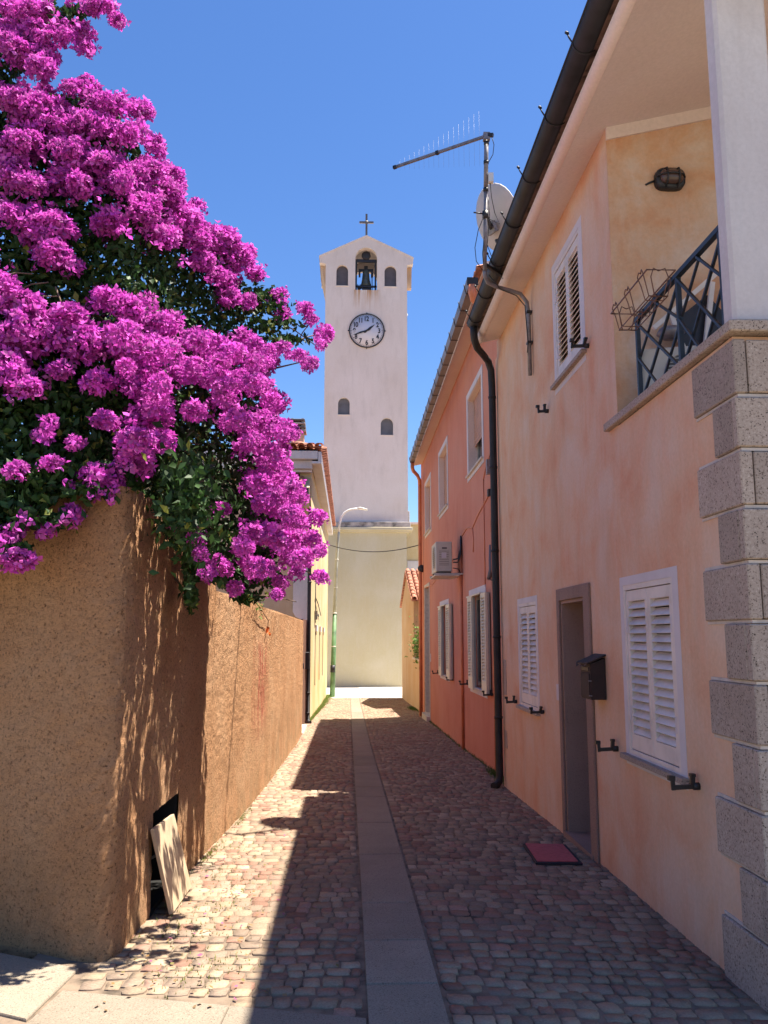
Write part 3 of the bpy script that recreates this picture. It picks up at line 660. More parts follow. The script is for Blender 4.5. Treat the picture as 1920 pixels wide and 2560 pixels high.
aircon('air_conditioner', 'white air conditioner unit standing on the loggia floor behind the railing', (2.26, 5.52, 3.168), (.50, .24, .40), R(-15))
# folded garden chair leaning on the loggia wall: white frame, black cloth
fc = thing('folding_chair', 'folded garden chair with white frame and black cloth leaning in the loggia', 'folding chair', (2.45, 5.7, 3.17))
m = MB(); wall_y(m, 5.70, .015, [(2.335, 3.86), (2.60, 4.07), (2.75, 3.9), (2.70, 3.18), (2.52, 3.18)], []); m.build('cloth', 'black', fc)
for p0, p1 in (((2.18, 5.68, 3.80), (2.66, 5.68, 4.22)), ((2.31, 5.67, 3.90), (2.53, 5.67, 3.19)), ((2.625, 5.66, 4.15), (2.47, 5.66, 3.2)), ((2.78, 5.67, 4.1), (2.66, 5.67, 3.19))): MB().bar(p0, p1, .034, .025, (0, 1, 0)).build('frame_tube', 'shutter', fc)
hs_ = thing('cloth_bag', 'small grey bag lying on top of the folded chair in the loggia', 'bag', (2.3, 5.6, 3.8))
m = MB(); m.lathe((2.28, 5.62, 3.74), [(0, -.04), (.07, -.03), (.10, 0), (.08, .035), (.0, .05)], 14); o = m.build('bag', 'galv', hs_)

# ================================================================ TV aerial and dish on the mast
ant = thing('tv_aerial', 'television aerial with a long slanting boom of thin rods on a steel mast', 'aerial', (1.42, 8.3, 5.45))
mb0, mt = Vector((1.42, 8.36, 5.45)), Vector((1.42, 8.09, 6.84))
MB().tube([mb0, mb0.lerp(mt, .62)], .021, 8).build('mast', 'galv', ant)
MB().tube([mb0.lerp(mt, .60), mt], .024, 8).build('upper_mast', 'galv', ant)
b0, b1 = Vector((1.445, 8.07, 6.83)), Vector((.50, 8.66, 6.80))
MB().bar(b0, b1, .026, .026).build('boom', 'galv', ant)
MB().bar(b0+Vector((.04, -.02, -.012)), b0-Vector((.02, -.01, .0)), .034, .034).build('boom_cap', 'black', ant)
MB().bar(b1, b1+(b1-b0).normalized()*.04, .032, .032).build('boom_cap', 'black', ant)
MB().bar(b0.lerp(b1, .53), b0.lerp(b1, .56), .036, .036).build('boom_clamp', 'black', ant)
MB().box((1.385, 8.06, 6.78), (1.455, 8.12, 6.86)).build('mast_clamp', 'galv', ant)
for i in range(17):
    t = .10 + .86*(i/16); L = .30*(1-t)**1.1+.05; p = b0.lerp(b1, t)
    MB().tube([p-Vector((0, 0, L)), p+Vector((0, 0, L))], .0007, 4).build('rod', 'galv', ant)
MB().box((1.44, 8.11, 6.33), (1.49, 8.17, 6.43)).build('junction_box', 'lamp_white', ant)
for t_, hh in ((.80, .012), (.60, .02), (.94, .0)): 
    c = mb0.lerp(mt, t_); MB().tube([c-Vector((0, 0, .018)), c+Vector((0, 0, .018))], .028, 8).build('clamp_band', 'iron', ant)
for pts in ([(1.47, 8.07, 6.82), (1.50, 8.1, 6.74), (1.49, 8.12, 6.64), (1.44, 8.13, 6.55)], [(1.46, 8.15, 6.33), (1.48, 8.2, 6.2), (1.52, 8.25, 6.05), (1.58, 8.3, 5.95), (1.46, 8.28, 6.0), (1.44, 8.24, 6.15)],
            [(1.445, 8.2, 6.2), (1.46, 8.22, 6.0), (1.45, 8.3, 5.8), (1.43, 8.36, 5.5)], [(1.40, 8.2, 6.0), (1.34, 8.25, 5.85), (1.31, 8.3, 5.68), (1.33, 8.35, 5.55), (1.42, 8.4, 5.45)], [(1.41, 8.28, 5.8), (1.39, 8.3, 5.62), (1.41, 8.36, 5.46)], [(1.43, 8.3, 5.75), (1.49, 8.33, 5.6), (1.54, 8.35, 5.52)]):
    MB().tube(pts, .0042, 5).build('aerial_cable', 'cable', ant)
m = MB(); m.bar((1.42, 8.35, 5.52), (1.66, 8.60, 5.50), .03, .03); m.bar((1.66, 8.52, 5.47), (1.66, 8.66, 5.52), .03, .06); m.build('wall_bracket', 'iron', ant)
ds = thing('satellite_dish', 'grey satellite dish fixed to the aerial mast above the dark gutter', 'satellite dish', (1.60, 8.55, 6.15))
nrm = Vector((.86, .42, .42)).normalized(); dc = AY(1243, 546, 8.62)
m = MB(); q = nrm.to_track_quat('Z', 'Y').to_matrix(); Vd = []; nn = 28; rr = [0, .35, .6, .8, .93, 1.0]
for k, r_ in enumerate(rr):
    for j in range(nn):
        a = 2*math.pi*j/nn; Vd.append(dc + q @ Vector((.345*r_*math.cos(a), .375*r_*math.sin(a), -.085*(1-r_*r_))))
for k, r_ in enumerate(rr):
    for j in range(nn):
        a = 2*math.pi*j/nn; Vd.append(dc + q @ Vector((.345*r_*math.cos(a), .375*r_*math.sin(a), .008-.085*(1-r_*r_))))
Fd = []; K = len(rr)*nn
for k in range(len(rr)-1):
    for j in range(nn): 
        a, b, c, d = k*nn+j, k*nn+(j+1) % nn, (k+1)*nn+(j+1) % nn, (k+1)*nn+j; Fd += [(a, d, c, b), (K+a, K+b, K+c, K+d)]
for j in range(nn): a, b = (len(rr)-1)*nn+j, (len(rr)-1)*nn+(j+1) % nn; Fd.append((a, K+a, K+b, b))
m.add(Vd, Fd, True); m.build('reflector', 'dish', ds)
m = MB(); bk = dc - nrm*.09 - Vector((0, 0, .10)); mk = mb0.lerp(mt, .42)
m.bar(bk, mk, .03, .05); m.tube([mk-Vector((0, 0, .05)), mk+Vector((0, 0, .03))], .034, 8); m.tube([mk-Vector((.13, .03, 0)), mk], .008, 6); m.build('mount', 'iron', ds)
m = MB(); m.obox(bk+Vector((0, 0, .0)), (.05, .14, .12), nrm.to_track_quat('X', 'Z').to_matrix()); m.build('back_plate', 'galv', ds)
m = MB(); st = dc - Vector((0, 0, .26)) - nrm*.03; m.bar(st, st+nrm*.36+Vector((0, -.05, -.04)), .025, .035); m.build('feed_arm', 'iron', ds)
m = MB(); e = st+nrm*.36+Vector((0, -.05, -.02)); m.tube([e, e+Vector((-.05, -.02, .09))], .024, 8); m.build('feed_horn', 'dish', ds)

# ================================================================ ORANGE HOUSE (right, behind)
OX = 2.08; oy0, oy1 = 10.72, 23.95
oh = thing('orange_house', 'orange plastered two storey house with white edged windows behind the peach house', 'house', (4, 17, 0))
wA = (17.50, 19.02, .80, 2.28); wB = (12.76, 14.32, .80, 2.28); U = [(12.74, 14.26, 4.38, 5.74), (17.44, 18.98, 4.38, 5.74), (21.12, 22.56, 4.36, 5.68)]; od = (21.68, 22.95, -.58, 2.92)
mb = MB(); ol = [(oy0, -1.5), (od[0], -1.5), (od[0], 2.92), (od[1], 2.92), (od[1], -1.5), (oy1, -1.5), (oy1, 6.72), (oy0, 6.72)]
wall_x(mb, OX, .3, ol, [rect(a[0], a[2], a[1], a[3]) for a in [wA, wB]+U]); mb.build('street_wall', 'orange', oh)
m = MB(); wall_y(m, oy1-.3, .299, [(2.39, -1.5), (9, -1.5), (9, 6.7), (5.7, 7.5), (2.39, 6.71)], []); m.build('far_gable_wall', 'orange', oh)
m = MB(); wall_y(m, oy0, .3, [(2.39, -1.5), (9, -1.5), (9, 6.7), (5.7, 7.5), (2.39, 6.71)], []); m.build('near_gable_wall', 'orange', oh)
MB().box((8.7, oy0+.31, -1.5), (9.0, oy1-.31, 6.6)).build('back_wall', 'orange', oh)
def zo_(x, y): return 6.66+.22*(x-OX) - .010*(y-oy0)
e0, e1 = 10.80, 23.6; a, b = 1.83, 5.7
m = MB(); m.add([(x, y, zo_(x, y)+h) for h in (0, .1) for x, y in ((a, e0), (b, e0), (b, e1), (a, e1))], [(0, 3, 2, 1), (4, 5, 6, 7), (0, 1, 5, 4), (1, 2, 6, 5), (2, 3, 7, 6), (3, 0, 4, 7)]); m.build('soffit', 'cream', oh)
tile_roof('roof_tiles', oh, 1.73, zo_(1.83, 17)+.10, 5.7, zo_(5.7, 17)+.13, e0, e1, 'tile')
tile_roof('roof_tiles', oh, 9.3, 6.6, 5.7, zo_(5.7, 17)+.13, e0, e1, 'tile')
# box gutter in lengths with wire straps
gy0, gy1 = 10.9, 22.1; zt0, zt1 = 6.50, 6.35
def gz(y): return zt0+(zt1-zt0)*(y-gy0)/(gy1-gy0)
seams = [gy0, 12.9, 15.0, 17.1, 19.7, gy1]
for a, b in zip(seams[:-1], seams[1:]):
    m = MB(); prof = [(1.60, 0), (1.625, -.105), (1.735, -.105), (1.745, -.0), (1.737, -.0), (1.729, -.098), (1.631, -.098), (1.608, 0)]
    n = len(prof); vs = [(x, a-.03, gz(a)+z) for x, z in prof]+[(x, b, gz(b)+z) for x, z in prof]
    m.add(vs, [(i, (i+1) % n, n+(i+1) % n, n+i) for i in range(n)]+[tuple(range(n)), tuple(reversed(range(n, 2*n)))]); m.build('gutter', 'gutter_brown', oh)
m = MB(); m.box((1.598, gy0-.045, gz(gy0)-.11), (1.75, gy0-.032, gz(gy0)+.003)); m.build('gutter_end', 'gutter_dark', oh)
for i in range(19):
    yy = gy0+.25+i*.6
    if yy > gy1: break
    z = gz(yy); MB().tube([(1.592, yy, z+.03), (1.596, yy, z), (1.620, yy, z-.112), (1.742, yy, z-.112)], .006, 5).build('gutter_strap', 'gutter_dark', oh)
MB().tube([(1.68, 22.0, gz(22)-.10), (1.68, 22.02, gz(22)-.24), (1.72, 22.2, gz(22)-.30), (1.88, 22.75, gz(22)-.32), (1.97, 23.2, gz(22)-.36), (1.99, 23.35, gz(22)-.5), (1.99, 23.38, 5), (1.99, 23.38, 3), (1.99, 23.38, zg(2, 23.4)+.03)], .05, 10).build('downpipe', 'pipe_orange', oh)
MB().tube([(1.67, 10.88, gz(gy0)-.10), (1.67, 10.89, gz(gy0)-.2), (1.70, 10.93, gz(gy0)-.29), (1.76, 10.98, gz(gy0)-.32), (1.9, 11.1, gz(gy0)-.34), (2.08, 11.2, gz(gy0)-.36)], .055, 12).build('downpipe_elbow', 'pipe_orange', oh)
m = MB(); m.tube([(2.055, 15.30, 3.42), (2.055, 15.30, zg(2, 15.3))], .028, 8); m.build('drain_pipe', 'pipe_orange', oh)
m = MB(); m.tube([(2.06, 11.95, 3.1), (2.06, 11.95, zg(2, 12))], .02, 6); m.build('drain_pipe', 'pipe_orange', oh)
for (y0, y1, z0, z1) in U:
    m = MB(); wall_x(m, OX-.012, .011, rect(y0-.13, z0-.10, y1+.13, z1+.11), [rect(y0, z0, y1, z1)]); m.build('window_border', 'trim', oh)
    m = MB(); wall_x(m, OX+.001, .20, rect(y0+.0005, z0+.0005, y1-.0005, z1-.0005), [rect(y0+.012, z0+.012, y1-.012, z1-.012)]); m.build('window_reveal', 'cream', oh)
    win = frame_x(OX+.15, .04, y0+.02, y1-.02, z0+.02, z1-.02, .05, 'window_frame', 'grey_frame', oh)
    MB().box((OX+.17, y0+.07, z0+.07), (OX+.18, y1-.07, z1-.07)).build('pane', 'glass', win)
    if y0 < 13: MB().box((OX+.155, y0+.5, z0+.07), (OX+.165, y1-.5, z0+.6)).build('white_panel', 'trim', win)
    low = z0+.50 if y0 < 13 else z0+.03
    rs = MB().box((OX+.10, y0+.02, z1-.05), (OX+.13, y1-.02, z1-.013)).build('roller_shutter', 'roller', oh)
    k = int((z1-.05-low)/.062); sm = None
    for i in range(k):
        if sm is None: sm = MB().box((OX+.10, y0+.02, z1-.05-.058), (OX+.116, y1-.02, z1-.053), .004).build('slat', 'roller', rs)
        else: o = sm.copy(); COL.objects.link(o); o.parent = rs; o.location = (0, 0, -.062*i)
    MB().box((OX-.05, y0-.10, z0-.035), (OX+.10, y1+.10, z0-.002)).build('window_sill', 'mortar', oh)
for wi, (y0, y1, z0, z1) in enumerate((wA, wB)):
    MB().box((OX-.012, y0-.10, z1), (OX-.001, y1+.10, z1+.11)).build('lintel_border', 'trim', oh)
    MB().box((OX-.012, y0-.10, z0-.11), (OX-.001, y1+.10, z0-.036)).build('sill_border', 'trim', oh)
    MB().box((OX-.05, y0-.08, z0-.035), (OX+.10, y1+.08, z0-.002)).build('window_sill', 'mortar', oh)
    win = frame_x(OX+.10, .05, y0, y1, z0, z1, .06, 'window_frame', 'grey_frame', oh)
    MB().box((OX+.12, (y0+y1)/2-.05, z0+.06), (OX+.15, (y0+y1)/2+.05, z1-.06)).build('mullion', 'grey_frame', win)
    MB().box((OX+.125, y0+.06, z0+.06), (OX+.13, y1-.06, z1-.06)).build('pane', 'glass', win)
    MB().box((OX-.085, (y0+y1)/2-.72, z1-.025), (OX-.02, (y0+y1)/2+.72, z1-.002)).build('shutter_track', 'shutter_cream', oh)
    for (a, b) in (((12.26, 12.70), (13.66, 14.12)) if wi else ((16.72, 17.32), (18.28, 18.78))):
        lf = shutter_leaf(oh, 1.992, a, b, .765, 2.255, 'shutter_cream', 26, .95, th=.04, stile=.06)
        MB().box((2.033, a+.004, .77), (2.062, b-.004, 2.25)).build('folded_leaf', 'grey_frame', lf)
MB().box((OX+.28, od[0], -1), (OX+.33, od[1], 2.95)).build('front_door', 'grey_frame', oh)
m = MB(); m.plate([(21.57, -.5), (21.68, -.5), (21.68, 2.92), (22.95, 2.92), (22.95, -.5), (23.05, -.5), (23.05, 3.0), (21.57, 3.0)], [], lambda u, v, d: (OX-.014+d, u, v), .0125); m.build('door_surround', 'mortar', oh)
m = MB(); m.box((OX+.0, 21.682, -1), (OX+.28, 21.70, 2.918)); m.box((OX+.0, 22.93, -1), (OX+.28, 22.948, 2.918)); m.build('door_reveal', 'mortar', oh)
MB().box((1.98, 21.6, -1), (OX+.28, 23.0, -.40)).build('door_step', 'mortar', oh)
MB().box((OX-.010, 21.36, .98), (OX-.001, 21.46, 1.18)).build('doorbell_panel', 'trim', oh)
# cables on the orange wall
for pts in ([(2.07, 12.68, 4.02), (2.07, 12.68, 2.36)], [(2.07, 12.1, 4.28), (2.07, 12.0, 3.9), (2.06, 12.02, 3.2), (2.06, 12.0, 2.9)], [(2.07, 15.25, 3.44), (2.07, 14.6, 3.5), (2.07, 13.9, 3.42), (2.07, 13.2, 3.56), (2.07, 12.4, 3.66), (2.07, 11.9, 3.74)],
            [(2.07, 12.68, 4.02), (2.07, 12.3, 4.22), (2.07, 11.9, 4.3)], [(2.07, 13.9, 3.42), (2.07, 13.8, 3.2), (2.07, 13.85, 3.0)], [(2.06, 12.0, 2.9), (2.05, 11.98, 2.6), (2.0, 11.9, 2.42), (2.0, 11.6, 2.38)], [(2.07, 23.1, 2.95), (2.07, 21, 2.88), (2.07, 18.5, 3.05), (2.07, 16.6, 3.12)]):
    MB().tube(pts, .008, 5).build('wall_cable', 'pipe_orange' if len(pts) < 4 else 'cable' if pts[0][1] < 12.05 else 'pipe_orange', oh)
MB().tube([(2.05, 11.98, 2.92), (2.04, 11.98, 2.55), (2.0, 11.92, 2.42)], .03, 8).build('cable_sleeve', 'gutter_brown', oh)
MB().box((2.02, 12.02, 3.98), (2.075, 12.12, 4.2)).build('junction_box', 'galv', oh)
MB().box((2.02, 11.95, 3.64), (2.075, 12.05, 3.74)).build('junction_box', 'cable', oh)
MB().lathe((2.03, 23.42, 3.5), [(.0, -.09), (.1, -.09), (.11, 0), (.1, .09), (0, .09)], 12, Vector((0, 1, 0))).build('cable_coil', 'cable', oh)
# air conditioner on the orange wall with bracket shelf
ac = aircon('air_conditioner', 'grey beige air conditioner unit mounted high on the orange wall', (1.735, 15.62, 2.755), (.78, .30, .58), R(-90))
m = MB(); m.box((1.55, 15.16, 2.725), (2.075, 15.20, 2.752)); m.box((1.55, 16.02, 2.725), (2.075, 16.06, 2.752)); m.box((1.56, 15.12, 2.70), (2.0, 16.10, 2.724)); m.build('bracket_shelf', 'ac', ac)
m = MB(); m.tube([(1.90, 15.2, 2.95), (1.98, 15.16, 2.95), (2.04, 15.2, 3.1), (2.06, 15.27, 3.42)], .016, 6); m.tube([(1.90, 15.22, 3.0), (1.99, 15.2, 3.02), (2.045, 15.24, 3.2), (2.06, 15.3, 3.45)], .016, 6); m.tube([(1.9, 15.23, 2.85), (2.0, 15.22, 2.83), (2.06, 15.28, 2.72)], .01, 6); m.build('hose', 'cable', ac)
MB().box((1.70, 15.222, 3.20), (1.79, 15.226, 3.23)).build('vent_slot', 'ac_dark', ac); MB().box((1.69, 15.222, 3.03), (1.78, 15.226, 3.13)).build('rating_label', 'trim', ac)
shutter_dog((OX, 12.20, .78), 'shutter catch under the near open leaf of the nearer orange house window', .14)
shutter_dog((OX, 14.62, .80), 'shutter catch beyond the far leaf of the nearer orange house window', .16)
shutter_dog((OX, 16.85, .76), 'shutter catch under the near leaf of the farther orange house window', .13)
shutter_dog((OX, 19.45, .78), 'shutter catch beyond the far leaf of the farther orange house window', .15)

# ================================================================ LOW GABLED SHED and low wall (far right)
sh = thing('gabled_outbuilding', 'low apricot outbuilding with clay tile roof past the orange house', 'outbuilding', (4, 32, -1))
m = MB(); wall_x(m, 2.20, .3, [(28.6, -1.3), (35.0, -1.3), (35.0, 2.85), (31.8, 4.02), (28.6, 2.85)], []); m.build('gable_wall', 'apricot', sh)
MB().box((2.51, 28.6, -1.3), (7.5, 28.9, 2.85)).build('near_wall', 'apricot', sh); MB().box((2.51, 34.7, -1.3), (7.5, 35.0, 2.85)).build('far_wall', 'apricot', sh)
m = MB(); wall_x(m, 7.2, .29, [(28.91, -1.3), (34.69, -1.3), (34.69, 2.85), (31.8, 3.9), (28.91, 2.85)], []); m.build('back_wall', 'apricot', sh)
nrm_t = None
def add_tiles(parent, origin, udir, vdir, nu, nv, pu, pv, mat='tile', r=.085):
    """half-round clay tiles; u across, v up the slope; one shared mesh, each tile a part"""
    u = Vector(udir).normalized(); v = Vector(vdir).normalized(); nn_ = u.cross(v); 
    if nn_.z < 0: nn_ = -nn_
    mb = MB(); n = 7; L = pv*1.15
    for rr_, h in ((r, 0), (r-.014, 0)):
        for t in (0, 1):
            for i in range(n+1):
                a = math.pi*i/n; mb.v.append(tuple(u*(rr_*(1-.12*t))*math.cos(a) + nn_*(rr_*(1-.12*t)*math.sin(a)+.012*(1-t)) + v*(L*t)))
    k = n+1
    for i in range(n): mb.f += [(i, i+1, k+i+1, k+i), (2*k+i, 3*k+i, 3*k+i+1, 2*k+i+1), (i, 2*k+i, 2*k+i+1, i+1)]; mb.sm += [True, True, False]
    first = None
    for a in range(nu):
        for b in range(nv):
            p = Vector(origin) + u*pu*(a+.5) + v*pv*b - Vector(parent.location)
            if first is None:
                first = mb.build('roof_tile', mat, None, recalc=False); first.parent = parent; first.location = p; o = first
            else: o = copy_part(first, parent, p)
            o.rotation_euler = (rng.uniform(-.02, .02), rng.uniform(-.02, .02), rng.uniform(-.02, .02))
m = MB(); sl_ = (4.02-2.85)/3.2
m.add([(2.12, 28.42, 2.80), (7.5, 28.42, 2.80), (7.5, 31.8, 4.03), (2.12, 31.8, 4.03), (2.12, 28.42, 2.86), (7.5, 28.42, 2.86), (7.5, 31.8, 4.09), (2.12, 31.8, 4.09)], [(0, 3, 2, 1), (4, 5, 6, 7), (0, 1, 5, 4), (1, 2, 6, 5), (2, 3, 7, 6), (3, 0, 4, 7)]); m.build('roof_slope', 'tile', sh)
m = MB(); m.add([(2.12, 35.18, 2.80), (7.5, 35.18, 2.80), (7.5, 31.8, 4.03), (2.12, 31.8, 4.03), (2.12, 35.18, 2.86), (7.5, 35.18, 2.86), (7.5, 31.8, 4.09), (2.12, 31.8, 4.09)], [(0, 1, 2, 3), (4, 7, 6, 5), (0, 4, 5, 1), (1, 5, 6, 2), (2, 6, 7, 3), (3, 7, 4, 0)]); m.build('roof_slope', 'tile', sh)
add_tiles(sh, (2.12, 28.40, 2.865), (1, 0, 0), (0, 3.38, 1.23), 6, 9, .2, .40)
lw = thing('low_wall', 'low weathered apricot wall between the orange house and the outbuilding', 'wall', (2.3, 26, -1))
MB().box((2.17, 24.02, -1.3), (2.42, 28.58, .86), .01).build('wall', 'apricot', lw); MB().box((2.14, 24.02, .86), (2.46, 28.58, .92), .01).build('coping', 'mortar', lw)
MB().box((2.60, 24.02, -1.3), (2.80, 28.55, 2.75)).build('back_wall', 'mortar', lw)

# pale building beyond, right of the tower, and blocks behind the left house
pb = thing('pale_yellow_building', 'pale yellow building partly seen to the right of the tower', 'building', (7, 50, -1))
MB().box((3.3, 47.6, -1.2), (12, 56, 8.0)).build('wall', 'yellow', pb); MB().box((3.2, 47.45, 8.0), (12.1, 56.1, 8.12)).build('parapet', 'cream', pb)
MB().box((3.32, 47.5, 4.6), (5.6, 47.59, 5.9)).build('white_band', 'white', pb); MB().box((3.25, 47.4, 8.12), (3.45, 47.6, 8.75), .01).build('finial', 'mortar', pb)  # flat band of white plaster across the yellow front

# ================================================================ TOWER
tw = thing('bell_tower', 'tall square pale plaster bell tower with a gabled top at the lane end', 'tower', (.83, 45, -1))
TY = 42.8; tx0, tx1 = -1.37, 3.03; cxT = .83
front = [(tx0, 7.4), (tx1, 7.4), (tx1, 21.55), (3.36, 21.62), (3.36, 21.95), (cxT, 23.18), (-1.70, 21.95), (-1.70, 21.62), (tx0, 21.55)]
bellh = arch(.23, 1.41, 20.10, 22.52, 14); niA = arch(-.79, -.16, 20.32, 21.50, 10); niB = arch(1.81, 2.45, 20.32, 21.50, 10); niC = arch(-.64, -.03, 13.17, 14.10, 10); niD = arch(1.61, 2.26, 12.09, 13.02, 10)
m = MB(); wall_y(m, TY, .35, front, [bellh, niA, niB, niC, niD]); m.build('front_wall', 'tower', tw)
TD = 3.4
m = MB(); wall_y(m, TY+TD, -.35, front, [arch(.10, 1.54, 20.10, 22.62, 14)]); m.build('rear_wall', 'tower', tw)
for x0 in (tx0, tx1-.35):
    m = MB(); wall_x(m, x0, .35, rect(TY+.352, 7.4, TY+TD-.352, 21.6), []); m.build('side_wall', 'tower', tw)
for nh, mm in ((niA, 'niche'), (niB, 'niche'), (niC, 'niche2'), (niD, 'niche2')):
    m = MB(); wall_y(m, TY+.16, .04, nh, []); m.build('blind_window', mm, tw)
    x0 = min(p[0] for p in nh); x1 = max(p[0] for p in nh); z0 = min(p[1] for p in nh)
    MB().box((x0-.05, TY-.03, z0-.04), (x1+.05, TY+.15, z0-.002)).build('niche_sill', 'tower', tw)
m = MB(); m.box((tx0+.35, TY+.36, 19.9), (tx1-.35, TY+TD-.36, 20.05)); m.build('bell_floor', 'mortar', tw)
for sg in (-1, 1):     # roof slopes with eaves to the sides
    xe = cxT+sg*2.56; 
    m = MB(); m.add([(cxT, TY+y_, 23.16+h) for h in (.0, .08) for y_ in (.0, TD)] + [(xe, TY+y_, 21.93+h) for h in (.0, .08) for y_ in (.0, TD)], [(0, 1, 5, 4), (2, 6, 7, 3), (0, 4, 6, 2), (1, 3, 7, 5), (4, 5, 7, 6)]); m.v = [(v[0], v[1] + (-.03 if v[1] < TY+1 else .03), v[2]) for v in m.v]; m.build('roof_slope', 'tower', tw)
    xa, xb = (tx1+.001, 3.355) if sg > 0 else (-1.695, tx0-.001)
    m = MB(); wall_y(m, TY+.36, .35 if sg > 0 else TD-.4, [(tx1+.001, 20.4), (3.29, 20.4), (3.31, 21.61), (tx1+.001, 21.61)] if sg > 0 else [(tx0-.001, 20.5), (-1.42, 20.5), (-1.64, 21.61), (tx0-.001, 21.61)], []); m.build('eave', 'apricot', tw)  # apricot on the eaves imitates warm bounce light as well as stain
MB().box((tx0-.02, TY-.02, -1.3), (tx1-.08, TY+TD, 6.94)).build('base', 'tower_low', tw)
MB().box((tx0-.0, TY-.30, 7.02), (tx1+.21, TY+TD+.1, 7.18), .02).build('ledge', 'tower_low', tw)
MB().box((tx0-.0, TY-.20, 6.94), (tx1+.05, TY+TD+.1, 7.02)).build('ledge_moulding', 'tower_low', tw)
MB().box((tx0-.0, TY-.24, 7.181), (tx1+.12, TY+TD+.1, 7.46), .02).build('weathered_plinth', 'ledge', tw)
for zz_, sc in ((18.85+.9, .7), (18.85, 1.2)):
    m = MB(); m.lathe((tx1+.02, TY+.6, zz_), [(0, 0), (.12*sc, -.02), (.16*sc, -.14)], 10, Vector((1, 0, -.7))); m.build('floodlight', 'lamp_white', tw)
cr = thing('cross', 'plain iron cross on the tower gable peak', 'cross', (cxT, TY+.2, 23.2))
MB().box((cxT-.055, TY+.15, 23.18), (cxT+.055, TY+.24, 24.56)).build('upright', 'ac_dark', cr)
MB().box((cxT-.39, TY+.14, 24.02), (cxT-.056, TY+.23, 24.12)).build('arm', 'ac_dark', cr); MB().box((cxT+.056, TY+.14, 24.02), (cxT+.39, TY+.23, 24.12)).build('arm', 'ac_dark', cr)
MB().lathe((cxT, TY+.145, 24.07), [(0, 0.012), (.10, .012), (.11, 0)], 12, Vector((0, -1, 0))).build('boss', 'ac_dark', cr)
# bells and their frame
bl_ = thing('church_bell', 'bronze bell hanging in the dark steel frame of the tower arch', 'bell', (.82, TY+.9, 20.5))
by = TY+.85
MB().lathe((.82, by, 20.62), [(.02, .98), (.12, .97), (.17, .90), (.19, .7), (.215, .45), (.26, .2), (.33, .0), (.30, -.01), (.22, .25), (.16, .6), (.0, .85)], 22).build('bell_body', 'bronze', bl_)
m = MB(); m.box((.42, by-.05, 21.52), (1.22, by+.05, 21.66)); m.box((.72, by-.05, 21.66), (.92, by+.05, 21.84)); m.box((.42, by-.05, 21.2), (.52, by+.05, 21.53)); m.box((1.12, by-.05, 21.2), (1.22, by+.05, 21.53)); m.build('yoke', 'black', bl_)
MB().tube([(.82, by, 21.2), (.82, by, 20.62)], [.015, .05], 8).build('clapper', 'black', bl_)
bf = tw
for x in (.28, 1.33): MB().box((x-.045, TY+.38, 20.055), (x+.045, TY+.47, 21.95)).build('bell_frame_post', 'black', bf)
for x in (1.10, 1.18): MB().box((x-.018, TY+.40, 20.055), (x+.018, TY+.44, 21.4)).build('bell_frame_rod', 'black', bf)
MB().box((.24, TY+.375, 21.86), (1.40, TY+.475, 22.02)).build('bell_frame_top_beam', 'black', bf)
MB().box((.24, TY+.38, 20.42), (1.40, TY+.46, 20.52)).build('bell_frame_cross_beam', 'black', bf)
MB().box((.60, TY+.38, 20.16), (1.12, TY+.46, 20.36)).build('motor_box', 'black', bf)
for x in (.37, .5): MB().box((x-.02, TY+.40, 20.055), (x+.02, TY+.44, 20.6)).build('bell_frame_rod', 'black', bf)
MB().lathe((.45, TY+.40, 20.38), [(0, 0), (.11, 0), (.11, -.03)], 12, Vector((0, -1, 0))).build('pulley', 'black', bf)
sb = thing('small_bell', 'small round dark bell high in the top of the tower arch', 'bell', (.82, TY+.42, 22.24))
MB().lathe((.82, TY+.36, 22.24), [(0, .03), (.17, .03), (.245, 0), (.25, -.06), (.18, -.12), (.0, -.14)], 20, Vector((0, -1, 0))).build('disc', 'black', sb)
MB().box((.70, TY+.375, 21.98), (.94, TY+.46, 22.1)).build('bracket', 'black', sb)
# clock
ck = thing('tower_clock', 'round white tower clock with black numerals reading about twenty to two', 'clock', (.86, TY-.02, 17.79))
cc_ = Vector((.86, TY-.03, 17.79)); RR = .93
MB().lathe(cc_, [(0, .02), (RR, .02), (RR, -.025)], 48, Vector((0, -1, 0))).build('dial', 'dial', ck)
MB().tube([cc_+Vector((RR*math.sin(a), -.02, RR*math.cos(a))) for a in [2*math.pi*i/48 for i in range(48)]], .034, 6, closed=True).build('rim', 'black', ck)
for a in (0, 90, 180, 270):
    d = Vector((math.sin(R(a)), 0, math.cos(R(a)))); MB().bar(cc_+d*(RR-.02), cc_+d*(RR+.08), .05, .04, (0, 1, 0)).build('rim_stud', 'black', ck)
m = MB()
for i in range(60):
    a = 2*math.pi*i/60; d = Vector((math.sin(a), 0, math.cos(a))); L = .095 if i % 5 == 0 else .06
    m.bar(cc_+d*(RR-.055-L)+Vector((0, -.022, 0)), cc_+d*(RR-.05)+Vector((0, -.022, 0)), .022 if i % 5 == 0 else .013, .004, (0, 1, 0))
o = m.build('minute_marks', 'black', ck); o['kind'] = 'stuff'
